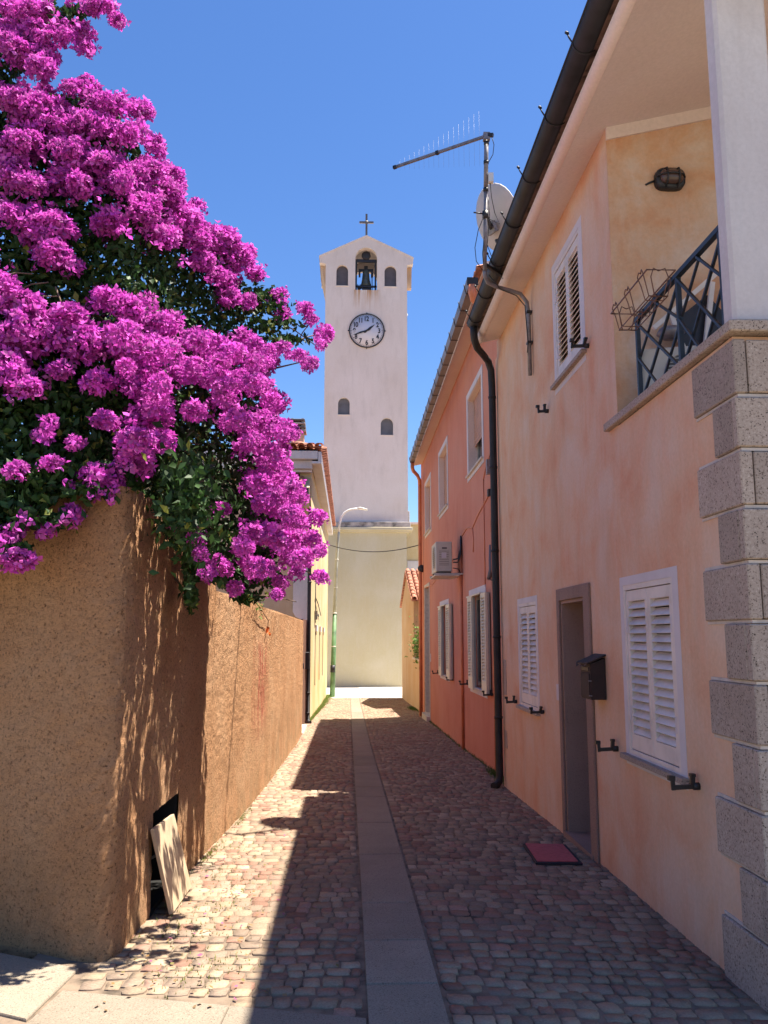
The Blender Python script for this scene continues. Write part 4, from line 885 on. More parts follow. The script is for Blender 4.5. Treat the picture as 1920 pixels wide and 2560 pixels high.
for h in range(1, 13):
    cu = bpy.data.curves.new('numeral', 'FONT'); cu.body = str(h); cu.size = .37; cu.align_x = 'CENTER'; cu.align_y = 'CENTER'; cu.extrude = .006; cu.offset = .010; cu.space_character = .9
    tmp = bpy.data.objects.new('numeral', cu); COL.objects.link(tmp); bpy.context.view_layer.update()
    me = bpy.data.meshes.new_from_object(tmp.evaluated_get(bpy.context.evaluated_depsgraph_get())); bpy.data.objects.remove(tmp)
    xs = [v.co.x for v in me.vertices]; ys = [v.co.y for v in me.vertices]; mx, my = (min(xs)+max(xs))/2, (min(ys)+max(ys))/2
    a = 2*math.pi*h/12; r = .665
    me.transform(Matrix.Translation((r*math.sin(a), -.012, r*math.cos(a))) @ Matrix.Rotation(R(90), 4, 'X') @ Matrix.Diagonal((.80, 1.0, 1, 1)) @ Matrix.Translation((-mx, -my, 0)))
    me.materials.clear(); me.materials.append(M['black']); o = bpy.data.objects.new('numeral', me); COL.objects.link(o); o.parent = ck; me.transform(Matrix.Translation(cc_-Vector(ck.location)+Vector((0, -.012, 0))))
def hand(name, ang, L, tail, wd, dy):
    a = R(ang); d = Vector((math.sin(a), 0, math.cos(a))); s_ = Vector((d.z, 0, -d.x)); b_ = cc_+Vector((0, dy, 0))
    pts = [b_-d*tail, b_-d*tail*.5+s_*wd*.9, b_+s_*wd*.5, b_+d*L*.45+s_*wd*.8, b_+d*L*.7+s_*wd*.45, b_+d*L, b_+d*L*.7-s_*wd*.45, b_+d*L*.45-s_*wd*.8, b_-s_*wd*.5, b_-d*tail*.5-s_*wd*.9]
    n = len(pts); vs = pts+[p+Vector((0, .012, 0)) for p in pts]; m = MB(); m.add(vs, [tuple(range(n)), tuple(reversed(range(n, 2*n)))]+[(i, (i+1) % n, n+(i+1) % n, n+i) for i in range(n)]); m.build(name, 'black', ck)
hand('hour_hand', 52, .56, .22, .075, -.045); hand('minute_hand', 250.5, .80, .24, .06, -.065)
MB().lathe(cc_+Vector((0, -.04, 0)), [(0, .04), (.05, .03), (.06, 0)], 12, Vector((0, -1, 0))).build('hub', 'black', ck)

# ================================================================ YELLOW HOUSE (left, far) and its gate
yh = thing('yellow_house', 'pale yellow house with clay tile eaves and chimney on the left before the tower', 'house', (-4, 28, -1))
m = MB(); m.add([(-1.02, 21.9, -1.4), (-.94, 37, -1.4), (-.94, 37, 6.1), (-1.02, 21.9, 6.1), (-1.32, 21.9, -1.4), (-1.24, 37, -1.4), (-1.24, 37, 6.1), (-1.32, 21.9, 6.1)],
      [(0, 1, 2, 3), (4, 7, 6, 5), (0, 4, 5, 1), (1, 5, 6, 2), (2, 6, 7, 3), (3, 7, 4, 0)]); m.build('lane_wall', 'yellow', yh)
MB().box((-8, 21.95, -1.4), (-1.33, 22.2, 5.75)).build('front_wall', 'apricot', yh)
MB().box((-8, 36.7, -1.4), (-1.26, 36.95, 6.1)).build('rear_wall', 'yellow', yh); MB().box((-8.3, 21.96, -1.4), (-8.01, 36.9, 6.1)).build('side_wall', 'yellow', yh)
# white panel and beam of the porch by the lane corner, with a rounded foot
m = MB(); wall_y(m, 21.80, .12, [(-1.45, 2.24), (-1.38, 2.12), (-1.25, 2.05), (-1.03, 2.03), (-1.03, 3.6), (-1.45, 3.6)], []); m.build('white_panel', 'white', yh)
MB().box((-1.62, 21.80, 3.605), (-1.03, 21.93, 4.9)).build('upper_panel', 'apricot', yh)
MB().box((-1.10, 21.72, -1.2), (-1.035, 21.79, 2.03)).build('porch_post', 'pinkpost', yh)
# cornice: two white bands, soffit, tiles
MB().box((-7.5, 21.45, 6.20), (-.84, 21.62, 6.42), .01).build('cornice_band', 'white', yh); MB().box((-7.5, 21.60, 5.97), (-.98, 21.80, 6.195), .01).build('cornice_band', 'white', yh)
MB().box((-7.5, 21.70, 5.90), (-1.0, 21.95, 5.965)).build('soffit', 'soffit', yh)
m = MB(); m.box((-1.0, 21.45, 6.08), (-.74, 37.0, 6.14)); m.build('side_soffit', 'white', yh)
m = MB(); m.box((-.83, 21.46, 6.141), (-.745, 37.1, 6.40), .01); m.build('side_cornice', 'white', yh)
m = MB(); m.add([(-.70, 21.40, 6.42), (-4.6, 21.40, 7.35), (-4.6, 37.1, 7.35), (-.70, 37.1, 6.42), (-.70, 21.40, 6.46), (-4.6, 21.40, 7.39), (-4.6, 37.1, 7.39), (-.70, 37.1, 6.46)], [(0, 1, 2, 3), (4, 7, 6, 5), (0, 4, 5, 1), (1, 5, 6, 2), (2, 6, 7, 3), (3, 7, 4, 0)])
m2 = MB(); m2.box((-8, 21.66, 6.425), (-.76, 37.0, 6.46)); m2.build('roof_deck', 'tile_dark', yh)
add_tiles(yh, (-.72, 21.34, 6.50), (-1, 0, 0), (0, 3.4, .8), 9, 5, .22, .42, r=.095)
add_tiles(yh, (-.62, 21.40, 6.44), (0, 1, 0), (-1, 0, .22), 70, 2, .222, .42, 'tile', r=.08)
m = MB(); m.add([(-8, 23.4, 6.90), (-1.45, 23.4, 6.90), (-1.45, 36.9, 6.90), (-8, 36.9, 6.90), (-8, 21.5, 6.47), (-.85, 21.5, 6.47), (-.85, 36.95, 6.47), (-8, 36.95, 6.47)], [(0, 1, 2, 3), (4, 5, 1, 0), (5, 6, 2, 1), (6, 7, 3, 2), (7, 4, 0, 3)]); m.build('roof_core', 'tile', yh)
# chimney with stacked slab cowl
chm = thing('chimney', 'yellow chimney with a cowl of stacked grey slabs above the tiled roof', 'chimney', (-1.4, 22.6, 6.4))
MB().box((-1.62, 22.3, 6.5), (-1.26, 22.7, 7.12)).build('stack', 'apricot', chm)
for i in range(4): MB().box((-1.67+.01*i, 22.25, 7.14+i*.10), (-1.20-.012*i, 22.75, 7.19+i*.10), .008).build('cowl_slab', 'ac_dark' if i % 2 else 'ledge', chm)
for x in (-1.58, -1.30): MB().box((x-.03, 22.32, 7.12), (x+.03, 22.68, 7.52)).build('cowl_leg', 'ledge', chm)
MB().box((-2.05, 22.3, 6.5), (-1.66, 22.8, 6.85)).build('shoulder', 'white', chm)
# porch lean-to roof with sloping yellow coping and dark hopper
m = MB(); wall_x(m, -1.16, .12, [(21.3, 4.9), (21.9, 4.9), (21.9, 5.75), (21.3, 5.42)], []); m.build('porch_coping', 'yellow', yh)
m = MB(); m.add([(-2.6, 21.0, 5.38), (-1.17, 21.0, 5.38), (-1.17, 21.9, 5.74), (-2.6, 21.9, 5.74), (-2.6, 21.0, 5.34), (-1.17, 21.0, 5.34), (-1.17, 21.9, 5.70), (-2.6, 21.9, 5.70)], [(0, 1, 2, 3), (4, 7, 6, 5), (0, 4, 5, 1), (1, 5, 6, 2), (2, 6, 7, 3), (3, 7, 4, 0)]); m.build('porch_roof', 'tile', yh)
add_tiles(yh, (-1.17, 20.95, 5.385), (-1, 0, 0), (0, .9, .36), 7, 4, .2, .26, r=.08)
MB().box((-1.30, 21.12, 5.18), (-1.06, 21.29, 5.36)).build('rain_hopper', 'gutter_dark', yh)
m = MB(); zf_ = zg(-1.05, 21.6); m.tube([(-1.08, 21.22, 5.2), (-1.05, 21.45, 5.0), (-1.03, 21.66, 4.8), (-1.025, 21.68, 3), (-1.02, 21.68, 1), (-1.015, 21.68, zf_+.1), (-.99, 21.62, zf_+.04), (-.96, 21.55, zf_+.03)], .048, 10); m.build('downpipe', 'gutter_dark', yh)
for z in (3.0, .2, -.3): MB().tube([(-1.023, 21.68, z-.02), (-1.023, 21.68, z+.02)], .056, 10).build('pipe_clip', 'gutter_dark', yh)
lb = MB().box((-1.10, 21.40, .80), (-.99, 21.58, 1.22), .008).build('letter_box', 'black'); tag(lb, 'black letter box on the dark downpipe past the roughcast wall end', 'letter box')
gt = thing('brown_gate', 'dark brown gate in the porch beyond the roughcast wall end', 'gate', (-1.4, 20, -.6))
MB().box((-1.14, 20.15, -.48), (-1.09, 21.6, 2.02)).build('gate_leaf', 'brown', gt)
MB().box((-1.088, 20.3, .85), (-1.06, 20.36, .98)).build('handle', 'galv', gt)
MB().box((-1.2, 18.45, -1.0), (-.97, 20.1, -.42), .015).build('gate_step', 'mortar', gt)
m = MB(); m.box((-1.40, 18.5, -1), (-1.20, 21.75, 2.0)); m.build('side_post', 'pinkpost', gt)
for y0_ in (25.2, 28.3, 31.4):     # narrow recess edges of openings on the lane wall
    xx = np.interp(y0_, [21.9, 37], [-1.02, -.94]); wn = MB().box((xx-.02, y0_, .2 if y0_ < 26 else .35), (xx+.012, y0_+.9, 1.75)).build('shutter_box', 'yellow', yh)
    MB().box((xx-.01, y0_-.02, .2), (xx+.016, y0_-.001, 1.75)).build('shutter_edge', 'ac_dark', wn)
    MB().box((xx-.01, y0_-.05, 1.77), (xx+.05, y0_+.95, 1.95)).build('window_head', 'trim', wn)
for y0_ in (27.5, 29): MB().tube([(-.96, y0_, 5.3), (-.955, y0_, 4.55)], .012, 5).build('wall_conduit', 'galv', yh)
for pts in ([(-.98, 24.6, 3.4), (-.975, 24.6, 2.0)], [(-.98, 24.6, 2.75), (-.95, 26, 2.6), (-.93, 28, 2.3)], [(-.97, 24.6, 2.35), (-.9, 25.0, 2.2), (-.92, 25.6, 2.28)]): MB().tube(pts, .014, 5).build('wall_cable', 'cable', yh)
MB().box((-1.0, 24.55, 2.1), (-.92, 24.8, 2.35)).build('junction_box', 'galv', yh)
# cable across the lane
pts = []
A_, B_ = Vector((-.97, 26.3, 4.60)), Vector((2.0, 23.45, 4.18))
for i in range(17):
    t = i/16; p = A_.lerp(B_, t); p.z -= .30*4*t*(1-t)*.9; pts.append(p)
o = MB().tube(pts, .014, 5).build('overhead_cable', 'cable'); tag(o, 'thin overhead cable sagging across the lane before the tower', 'cable')

# ================================================================ STREET LAMP
lp = thing('street_lamp', 'tall green street lamp with a curved arm at the end of the left houses', 'street lamp', (-.68, 36, -.9))
MB().tube([(-.68, 36, -.92), (-.655, 36, .25), (-.61, 36, 2.6)], [.115, .105, .085], 12).build('lower_pole', 'pole_green', lp)
MB().tube([(-.61, 36, 2.6), (-.56, 36, 4.4), (-.50, 36, 5.6), (-.46, 36, 6.1)], [.08, .066, .055, .05], 10).build('upper_pole', 'pole_grey', lp)
MB().tube([(-.46, 36, 6.1), (-.43, 36, 6.45), (-.36, 36, 6.72), (-.22, 36, 6.95), (-.02, 36, 7.07), (.22, 36, 7.12), (.36, 36, 7.13)], [.05, .048, .046, .044, .042, .04, .04], 10).build('arm', 'lamp_white', lp)
loft([[(.34, 36+.05*c, 7.13+.03*s_) for c, s_ in ((-1, -1), (1, -1), (1, 1), (-1, 1))], [(.45, 36+.13*c, 7.14+(.05 if s_ > 0 else -.04)) for c, s_ in ((-1, -1), (1, -1), (1, 1), (-1, 1))], [(.78, 36+.10*c, 7.08+(.02 if s_ > 0 else -.03)) for c, s_ in ((-1, -1), (1, -1), (1, 1), (-1, 1))]]).build('lamp_head', 'lamp_white', lp)
MB().tube([(-.665, 36, .12), (-.66, 36, .42)], .112, 12).build('number_band', 'black', lp)
for z in (1.2, 2.6, 3.7, 4.9): 
    xx = np.interp(z, [-.9, .25, 2.6, 4.4, 5.6], [-.68, -.655, -.61, -.56, -.50]); MB().tube([(xx, 36, z-.02), (xx, 36, z+.02)], .10 if z < 3 else .08, 10).build('pole_collar', 'lamp_white', lp)

# ================================================================ LEFT ROUGHCAST WALL
lwall = thing('roughcast_wall', 'sunlit ochre roughcast garden wall along the left of the lane', 'wall', (-1.3, 6, 0))
from mathutils import noise as mnoise
path = [(-7.0, 7.45), (-4.0, 5.92), (-1.85, 4.83), (-1.40, 4.61), (-1.28, 4.57), (-1.22, 4.60), (-1.195, 4.68), (-1.185, 5.0), (-1.165, 5.30), (-1.155, 6.00), (-1.13, 6.9), (-1.065, 8.4), (-1.02, 10.0), (-1.0, 11.7), (-1.0, 14.5), (-.99, 18.4)]
P = [Vector((a, b, 0)) for a, b in path]; cum = [0]
for a, b in zip(P[:-1], P[1:]): cum.append(cum[-1]+(b-a).length)
def at(s_):
    i = max(0, min(len(cum)-2, int(np.searchsorted(cum, s_))-1)); t = (s_-cum[i])/(cum[i+1]-cum[i]); return P[i].lerp(P[i+1], t)
def nrm_at(s_):
    d = at(min(s_+.07, cum[-1]))-at(max(s_-.07, 0)); d.normalize(); return Vector((d.y, -d.x, 0))
sH0 = cum[8]; sH1 = cum[9]; stp = .034
ss = list(np.linspace(0, cum[2], 60)) + list(np.arange(cum[2]+stp, sH0-.01, stp)) + list(np.linspace(sH0, sH1, 22)) + list(np.arange(sH1+stp, cum[-1]-.01, stp*1.15)) + [cum[-1]]
zH = .55
def ztop(s_):
    p = at(s_); return 2.42 if p.y < 7.1 or s_ < cum[5] else (1.985 if p.y < 10 else 1.95)
nz = 76; k0 = 18
zf = [(-.45 + (zH+.45)*j/k0) for j in range(k0+1)]
V = []; nS = len(ss)
for s_ in ss:
    p = at(s_); nv = nrm_at(s_); top = ztop(s_); col = list(zf) + [zH+(top-zH)*j/(nz-k0) for j in range(1, nz-k0+1)]
    corner = math.exp(-((s_-cum[5])/.35)**2)
    for j, z in enumerate(col):
        q = Vector((p.x, p.y, z)); d = mnoise.noise(q*1.3)*.012 + mnoise.noise(q*7)*.004 + mnoise.noise(q*19)*.007 + mnoise.noise(q*41)*.007
        d += corner*(.02*max(0, 1-(z+.2)/1.6) + .006*mnoise.noise(q*9)+.008*mnoise.noise(q*31))
        if j in (nz,): d = 0
        q += nv*d; V.append(q)
F = []
for i in range(nS-1):
    for j in range(nz):
        if sH0-1e-4 <= ss[i] < sH1-1e-4 and j < k0: continue
        F.append((i*(nz+1)+j, (i+1)*(nz+1)+j, (i+1)*(nz+1)+j+1, i*(nz+1)+j+1))
mb = MB(); mb.add(V, F, True)
# cap, back and end
k = len(mb.v); bk_ = []
for s_ in ss: p = at(s_)-nrm_at(s_)*.28; bk_ += [(p.x, p.y, -.8), (p.x, p.y, ztop(s_))]
mb.add(bk_, [(2*i+1, 2*i, 2*i+2, 2*i+3) for i in range(nS-1)])
for i in range(nS-1): mb.f.append((i*(nz+1)+nz, (i+1)*(nz+1)+nz, k+2*i+3, k+2*i+1)); mb.sm.append(False)
e = nS-1; mb.f.append(tuple(e*(nz+1)+j for j in range(nz+1)) + (k+2*e+1, k+2*e)); mb.sm.append(False)
mb.build('roughcast_face', 'roughcast', lwall, recalc=False)
m = MB(); m.box((-1.43, 5.24, -.6), (-1.405, 6.05, .6)); m.box((-1.404, 5.27, -.6), (-1.18, 5.299, .58)); m.box((-1.404, 6.001, -.6), (-1.17, 6.03, .58)); m.box((-1.404, 5.30, .553), (-1.18, 6.0, .58)); m.box((-1.404, 5.30, -.3), (-1.17, 6.0, -.018)); m.build('hatch_recess', 'dark', lwall)  # box lining the hatch; its blackness paints the shade in there
m = MB(); m.tube([(-1.20, 5.36, .27), (-1.17, 5.37, .285), (-1.15, 5.39, .29)], .008, 6); m.build('tap', 'galv', lwall)
# leaning board over the hatch
bd = MB(); c0, c1, c2, c3 = Vector((-1.035, 5.31, zg(-1.03, 5.3)+.022)), Vector((-1.035, 5.92, zg(-1.03, 5.9)+.024)), Vector((-1.135, 5.76, .455)), Vector((-1.135, 5.17, .487))
th = Vector((-.022, 0, -.004))
bd.add([c0, c1, c2, c3, c0+th, c1+th, c2+th, c3+th], [(0, 1, 2, 3), (4, 7, 6, 5), (0, 4, 5, 1), (1, 5, 6, 2), (2, 6, 7, 3), (3, 7, 4, 0)])
o = bd.build('leaning_board', 'wood', bevel=.002); tag(o, 'pale wooden board leaning over the dark hatch in the roughcast wall', 'board')

# ================================================================ BOUGAINVILLEA
K_ = 1.1573
def Dp(x, y):
    d = float(np.interp(x, [-400, 0, 280, 450, 560, 720], [4.9, 4.42, 4.62, 5.65, 6.25, 6.85]))
    return d + max(0, (1000-y)/1000)*np.interp(x, [0, 300, 700], [.9, .8, .35])
def BP(x, y, dd=0): return AY(x*K_, y*K_, Dp(x, y)+dd)
bv = thing('bougainvillea', 'huge magenta bougainvillea spilling over the roughcast wall', 'bougainvillea', (-1.6, 6.2, 0))
blobs = """60,20,70,30;200,15,60,20;255,45,28,16;30,80,60,40;120,75,90,33;190,105,32,18;60,120,70,34;85,150,38,22;25,212,50,34;80,232,60,40;170,190,55,22;230,225,60,28;300,240,34,22;130,262,70,45;210,270,50,30;50,300,60,60;150,320,60,50;20,360,45,60;285,290,50,22;335,318,30,20;230,350,50,40;320,370,55,32;375,385,24,24;180,390,70,50;270,400,60,50;365,418,40,28;60,400,60,30;100,490,62,52;110,545,42,38;155,575,22,18;240,480,45,38;320,450,60,50;400,470,48,38;430,512,48,38;350,508,45,32;480,525,46,32;515,558,40,30;555,592,22,22;20,460,28,36;12,620,28,60;430,565,46,22;478,600,34,26;500,640,28,26;535,652,26,18;598,640,22,22;612,680,18,18;660,668,22,16;672,690,17,16;700,722,20,22;692,745,14,11;600,755,36,16;640,768,36,15;672,788,22,15;230,650,40,28;290,670,50,38;60,680,50,48;40,740,45,60;110,720,50,40;160,690,48,36;180,740,50,50;260,740,60,45;350,700,48,34;340,750,60,42;420,740,48,34;480,765,60,42;530,745,46,30;560,785,36,30;20,800,50,50;60,832,50,38;128,800,35,22;310,830,65,46;280,800,38,38;420,800,58,38;500,822,60,38;558,832,42,32;588,872,28,26;210,830,36,22;420,890,32,23;342,882,36,24;480,862,36,22;318,910,52,32;230,912,34,22;110,915,28,16;90,942,26,16;290,960,44,38;352,958,28,22;290,1000,42,32;160,957,24,13;36,1015,17,15;110,1000,34,18;150,1050,17,11;200,1030,34,17;240,1042,24,26;217,1075,24,16;500,900,44,38;560,912,44,32;606,930,36,30;636,940,18,14;540,962,48,36;586,992,42,32;608,1010,24,18;560,1040,44,36;616,1050,42,32;648,1075,20,18;600,1090,52,36;638,1120,36,30;688,1120,20,14;480,1100,26,12;440,1110,18,9;560,1150,46,36;618,1170,46,32;678,1165,22,18;648,1210,42,32;692,1190,16,16;690,1248,22,13;640,1240,18,13;522,1182,28,26;560,1230,46,32;608,1260,24,16;598,1286,22,10;508,1270,18,18;380,1145,17,11;420,1165,24,22;435,1195,18,16;470,1222,33,26;450,1240,18,13;50,1120,20,22;30,1150,18,18;155,1115,28,19;100,1145,27,13;15,1165,18,13;45,1210,42,24;12,1205,20,18"""
blobs = [tuple(float(v) for v in b.split(',')) for b in blobs.split(';')]
for (x, y) in ((-70, 60), (-90, 200), (-60, 330), (-120, 420), (-80, 560), (-90, 700), (-60, 800), (-140, 900), (-60, 1150), (-150, 1100), (-220, 300), (-240, 600), (-250, 800)): blobs.append((x, y, 75, 60))
# a handful of flower-cluster meshes made of folded three-bract florets
def cluster_mesh(seed, nfl=52):
    r = np.random.default_rng(seed); V, F, C = [], [], []
    for i in range(nfl):
        d = r.normal(size=3); d /= np.linalg.norm(d)
        if d[2] < -.25 and r.random() < .5: d[2] *= -1
        rad = r.uniform(.5, .95); c = d*rad*np.array([1, 1, .88]); t = np.cross(d, [.3, .2, 1.]); t /= np.linalg.norm(t); b = np.cross(d, t); a0 = r.uniform(0, 6.3)
        sz = r.uniform(.34, .50); base = np.array([.60, .078, .51])*r.uniform(.6, 1.25); base += np.array([.12, .11, .10])*max(0, r.normal())*.5
        for k in range(3):
            a = a0+k*2.09; o = (t*math.cos(a)+b*math.sin(a)); s_ = np.cross(d, o); lift = r.uniform(.35, .9); up = d*lift + o*.75; up /= np.linalg.norm(up)
            p0 = c; p1 = c+up*sz*.55+s_*sz*.36+d*.04; p2 = c+up*sz*1.05+o*.05; p3 = c+up*sz*.55-s_*sz*.36+d*.04; pm = c+up*sz*.58-d*.05
            n = len(V); V += [p0, p1, p2, p3, pm]; F += [(n, n+1, n+4), (n+1, n+2, n+4), (n+2, n+3, n+4), (n+3, n, n+4)]
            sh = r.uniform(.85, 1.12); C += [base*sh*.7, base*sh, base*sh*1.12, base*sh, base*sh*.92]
    return np.array(V), np.array(F), np.clip(np.array(C), 0, 1)
NCL = 10; CL = [cluster_mesh(100+i) for i in range(NCL)]
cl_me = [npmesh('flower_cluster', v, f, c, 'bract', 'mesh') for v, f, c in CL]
inst = []
for (x, y, rx, ry) in blobs:
    base_r = (.085 if y > 430 else .075)*rng.uniform(.8, 1.15)
    pr = base_r/Dp(x, y)*FPX/K_      # cluster radius in display pixels
    n = max(1, int(2.9*rx*ry/(pr*pr)+.5)); n = min(n, 22)
    for i in range(n):
        for _ in range(20):
            a, b = rng.uniform(-1, 1), rng.uniform(-1, 1)
            if a*a+b*b <= 1: break
        k = .9 if min(rx, ry) > pr*1.3 else .6
        ax, by_ = max(rx-pr*.75, 2)*a, max(ry-pr*.75, 2)*b; rr_ = math.sqrt(a*a+b*b)
        dd = -.16*min(1, rx/50)*(1-rr_*rr_) + rng.uniform(-.05, .10)
        p = BP(x+ax, y+by_, dd); sc = base_r*rng.uniform(.62, 1.12)*(1.25 if (x, y) in ((100, 490),) else 1)
        if min(rx, ry) < 20: sc *= .82
        
        if x > 240 and y > 700 and rng.random() < (.85 if x > 400 else .5):
            d0 = Dp(x, y); nd = rng.uniform(4.55 if x > 400 else 4.25, min(d0, 6.0)); p = AY((x+ax)*K_, (y+by_)*K_, nd); sc *= max(.72, nd/d0)
        inst.append((p, sc, rng.randrange(NCL), Dp(x, y), (x, y)))
# second, deeper layer so that flowers seen from the side and through gaps stay dense
for (x, y, rx, ry) in blobs:
    if min(rx, ry) < 26: continue
    for i in range(3):
        p = BP(x+rng.uniform(-.6, .6)*rx, y+rng.uniform(-.6, .6)*ry, rng.uniform(.15, .45)); inst.append((p, .085*rng.uniform(.8, 1.1), rng.randrange(NCL), 9, (x, y)))
inst.sort(key=lambda t: t[3]/t[1] + (100 if t[4][0] < -20 else 0))
Vs, Fs, Cs, off = [], [], [], 0
for i, (p, sc, k, _, _2) in enumerate(inst):
    e = (rng.uniform(-.5, .5), rng.uniform(-.5, .5), rng.uniform(0, 6.28))
    if i < 300:
        o = bpy.data.objects.new('flower_cluster', cl_me[k]); COL.objects.link(o); o.parent = bv; o.location = p-Vector(bv.location); o.scale = (sc*rng.uniform(.85, 1.15), sc*rng.uniform(.85, 1.15), sc*rng.uniform(.72, 1.1)); o.rotation_euler = e
    else:
        V, F, C = CL[k]; Rm = np.array(Matrix.Rotation(e[2], 3, 'Z') @ Matrix.Rotation(e[0], 3, 'X')); W = (V*sc) @ Rm.T + np.array(p); tint = rng.uniform(.85, 1.12)
        Vs.append(W); Fs.append(F+off); Cs.append(np.clip(C*tint, 0, 1)); off += len(V)
# loose florets that break up the outlines between clusters
for (x, y, rx, ry) in blobs:
    for i in range(int(rx*ry/34)+3):
        a, b = max(-1, min(1, rng.gauss(0, .5))), max(-1, min(1, rng.gauss(0, .5))); p = BP(x+a*rx*.95, y+b*ry*.95, rng.uniform(-.16, .14)); V, F, C = CL[rng.randrange(NCL)]
        j = rng.randrange(52)*15; v = V[j:j+15]; v = (v-v.mean(0))*rng.uniform(.065, .095); f = F[:12]; Vs.append(v+np.array(p)); Fs.append(f+off); Cs.append(np.clip(C[j:j+15]*rng.uniform(.85, 1.15), 0, 1)); off += 15
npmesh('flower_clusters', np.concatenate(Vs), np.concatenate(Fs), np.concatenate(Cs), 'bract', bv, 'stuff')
# leaves through the volume behind the flowers
hull = [(-380, -150), (120, -20), (120, 60), (60, 130), (20, 200), (60, 215), (150, 205), (250, 240), (290, 300), (320, 370), (355, 420), (420, 490), (480, 560), (530, 610), (560, 660), (585, 720), (560, 780), (560, 860), (585, 940), (575, 1020), (610, 1100), (610, 1190), (560, 1260), (520, 1285), (475, 1270), (430, 1240), (420, 1310), (402, 1300), (395, 1200), (350, 1140), (300, 1080), (270, 1040), (180, 1045), (120, 1085), (60, 1110), (20, 1180), (-20, 1210), (-380, 1250)]
def inside(x, y):
    c = False; n = len(hull); j = n-1
    for i in range(n):
        xi_, yi = hull[i]; xj, yj = hull[j]
        if (yi > y) != (yj > y) and x < (xj-xi_)*(y-yi)/(yj-yi)+xi_: c = not c
        j = i
    return c
pts = []; sprig = [(600, 700, 45, 18), (590, 660, 30, 20), (560, 640, 40, 25), (410, 1290, 14, 32), (535, 1290, 30, 12), (150, 25, 60, 16), (620, 735, 50, 12), (30, 1190, 40, 14), (100, 1120, 60, 22), (560, 1240, 50, 30), (200, 1060, 60, 20)]
while len(pts) < 52000:
    x, y = rng.uniform(-380, 660), rng.uniform(-150, 1320)
    if not inside(x, y): continue
    dd = .05 + abs(rng.gauss(0, .38)); 
    if y > 1000 and x < 300: dd = rng.uniform(-.06, .30)
    if y > 1150 and x > 330: dd = rng.uniform(-.08, .22)
    if x > 560: dd = rng.uniform(0, .35)
    if 350 < x < 480 and 1150 < y and rng.random() < .3:
        pts.append(AY(x*K_, y*K_, rng.uniform(4.7, Dp(x, y)))); continue
    pts.append(BP(x, y, dd))
for (x, y, rx, ry) in sprig:
    for i in range(120): pts.append(BP(x+rng.gauss(0, .5)*rx, y+rng.gauss(0, .5)*ry, rng.uniform(-.12, .1)))
for i in range(1100): pts.append(AY(rng.gauss(405, 32)*K_, rng.gauss(1085, 55)*K_, rng.uniform(4.35, 5.2)))
# garden-side bulk (seen only from other angles)
for i in range(16000): pts.append(Vector((rng.uniform(-4.6, -1.5), rng.uniform(5.6, 8.6), rng.uniform(1.2, 4.6))))
Pn = np.array([tuple(p) for p in pts]); n = len(Pn); d = nr.normal(size=(n, 3)); d[:, 2] = np.abs(d[:, 2])*.8-.15; d /= np.linalg.norm(d, axis=1)[:, None]
t = np.cross(d, nr.normal(size=(n, 3))); t /= np.linalg.norm(t, axis=1)[:, None]; b = np.cross(d, t); sz = nr.uniform(.022, .038, n)[:, None]
v0 = Pn-t*sz; v1 = Pn+b*sz*.55+d*sz*.18; v2 = Pn+t*sz*1.15-d*sz*.12; v3 = Pn-b*sz*.55+d*sz*.18
V = np.stack([v0, v1, v2, v3], 1).reshape(-1, 3); F = np.arange(4*n).reshape(n, 4)[:, [0, 1, 2]], np.arange(4*n).reshape(n, 4)[:, [0, 2, 3]]
base = np.array([.024, .058, .013])*nr.uniform(.55, 1.5, n)[:, None]; yel = nr.random(n) < .05; base[yel] = np.array([.20, .22, .04])*nr.uniform(.6, 1.1, yel.sum())[:, None]
npmesh('foliage', V, np.concatenate(F), np.repeat(base, 4, 0), 'leaf', bv, 'stuff')
# branches
root = Vector((-2.6, 6.6, -.2)); crown = Vector((-2.4, 6.5, 2.6))
MB().tube([root, Vector((-2.5, 6.5, 1.2)), crown], [.09, .07, .055], 8).build('trunk', 'bark', bv)
tips = [(330, 310), (390, 400), (500, 560), (600, 640), (690, 720), (660, 780), (640, 930), (660, 1080), (690, 1250), (600, 1280), (420, 1300), (40, 1200), (150, 1110), (20, 560), (250, 350), (470, 800), (430, 960), (230, 900)]
for (x, y) in tips:
    e_ = BP(x, y, .05); md = crown.lerp(e_, .55)+Vector((rng.uniform(-.1, .1), rng.uniform(-.1, .1), .25)); m1 = crown.lerp(e_, .85)+Vector((0, 0, .1))
    MB().tube([crown, md, m1, e_], [.035, .018, .009, .004], 6).build('branch', 'bark', bv)
for (x0, y0_, x1, y1_) in ((215, 330, 265, 365), (245, 345, 310, 425), (590, 690, 680, 745), (640, 745, 668, 700), (0, 600, 70, 592), (30, 632, 105, 610), (20, 655, 130, 640), (120, 620, 140, 690), (520, 1285, 640, 1300), (600, 700, 560, 640), (0, 1230, 30, 1190)):
    a_, b_ = BP(x0, y0_, -.05), BP(x1, y1_, -.05); md = a_.lerp(b_, .5)+Vector((0, 0, .02)); MB().tube([a_, md, b_], [.006, .005, .004], 5).build('twig', 'bark', bv)

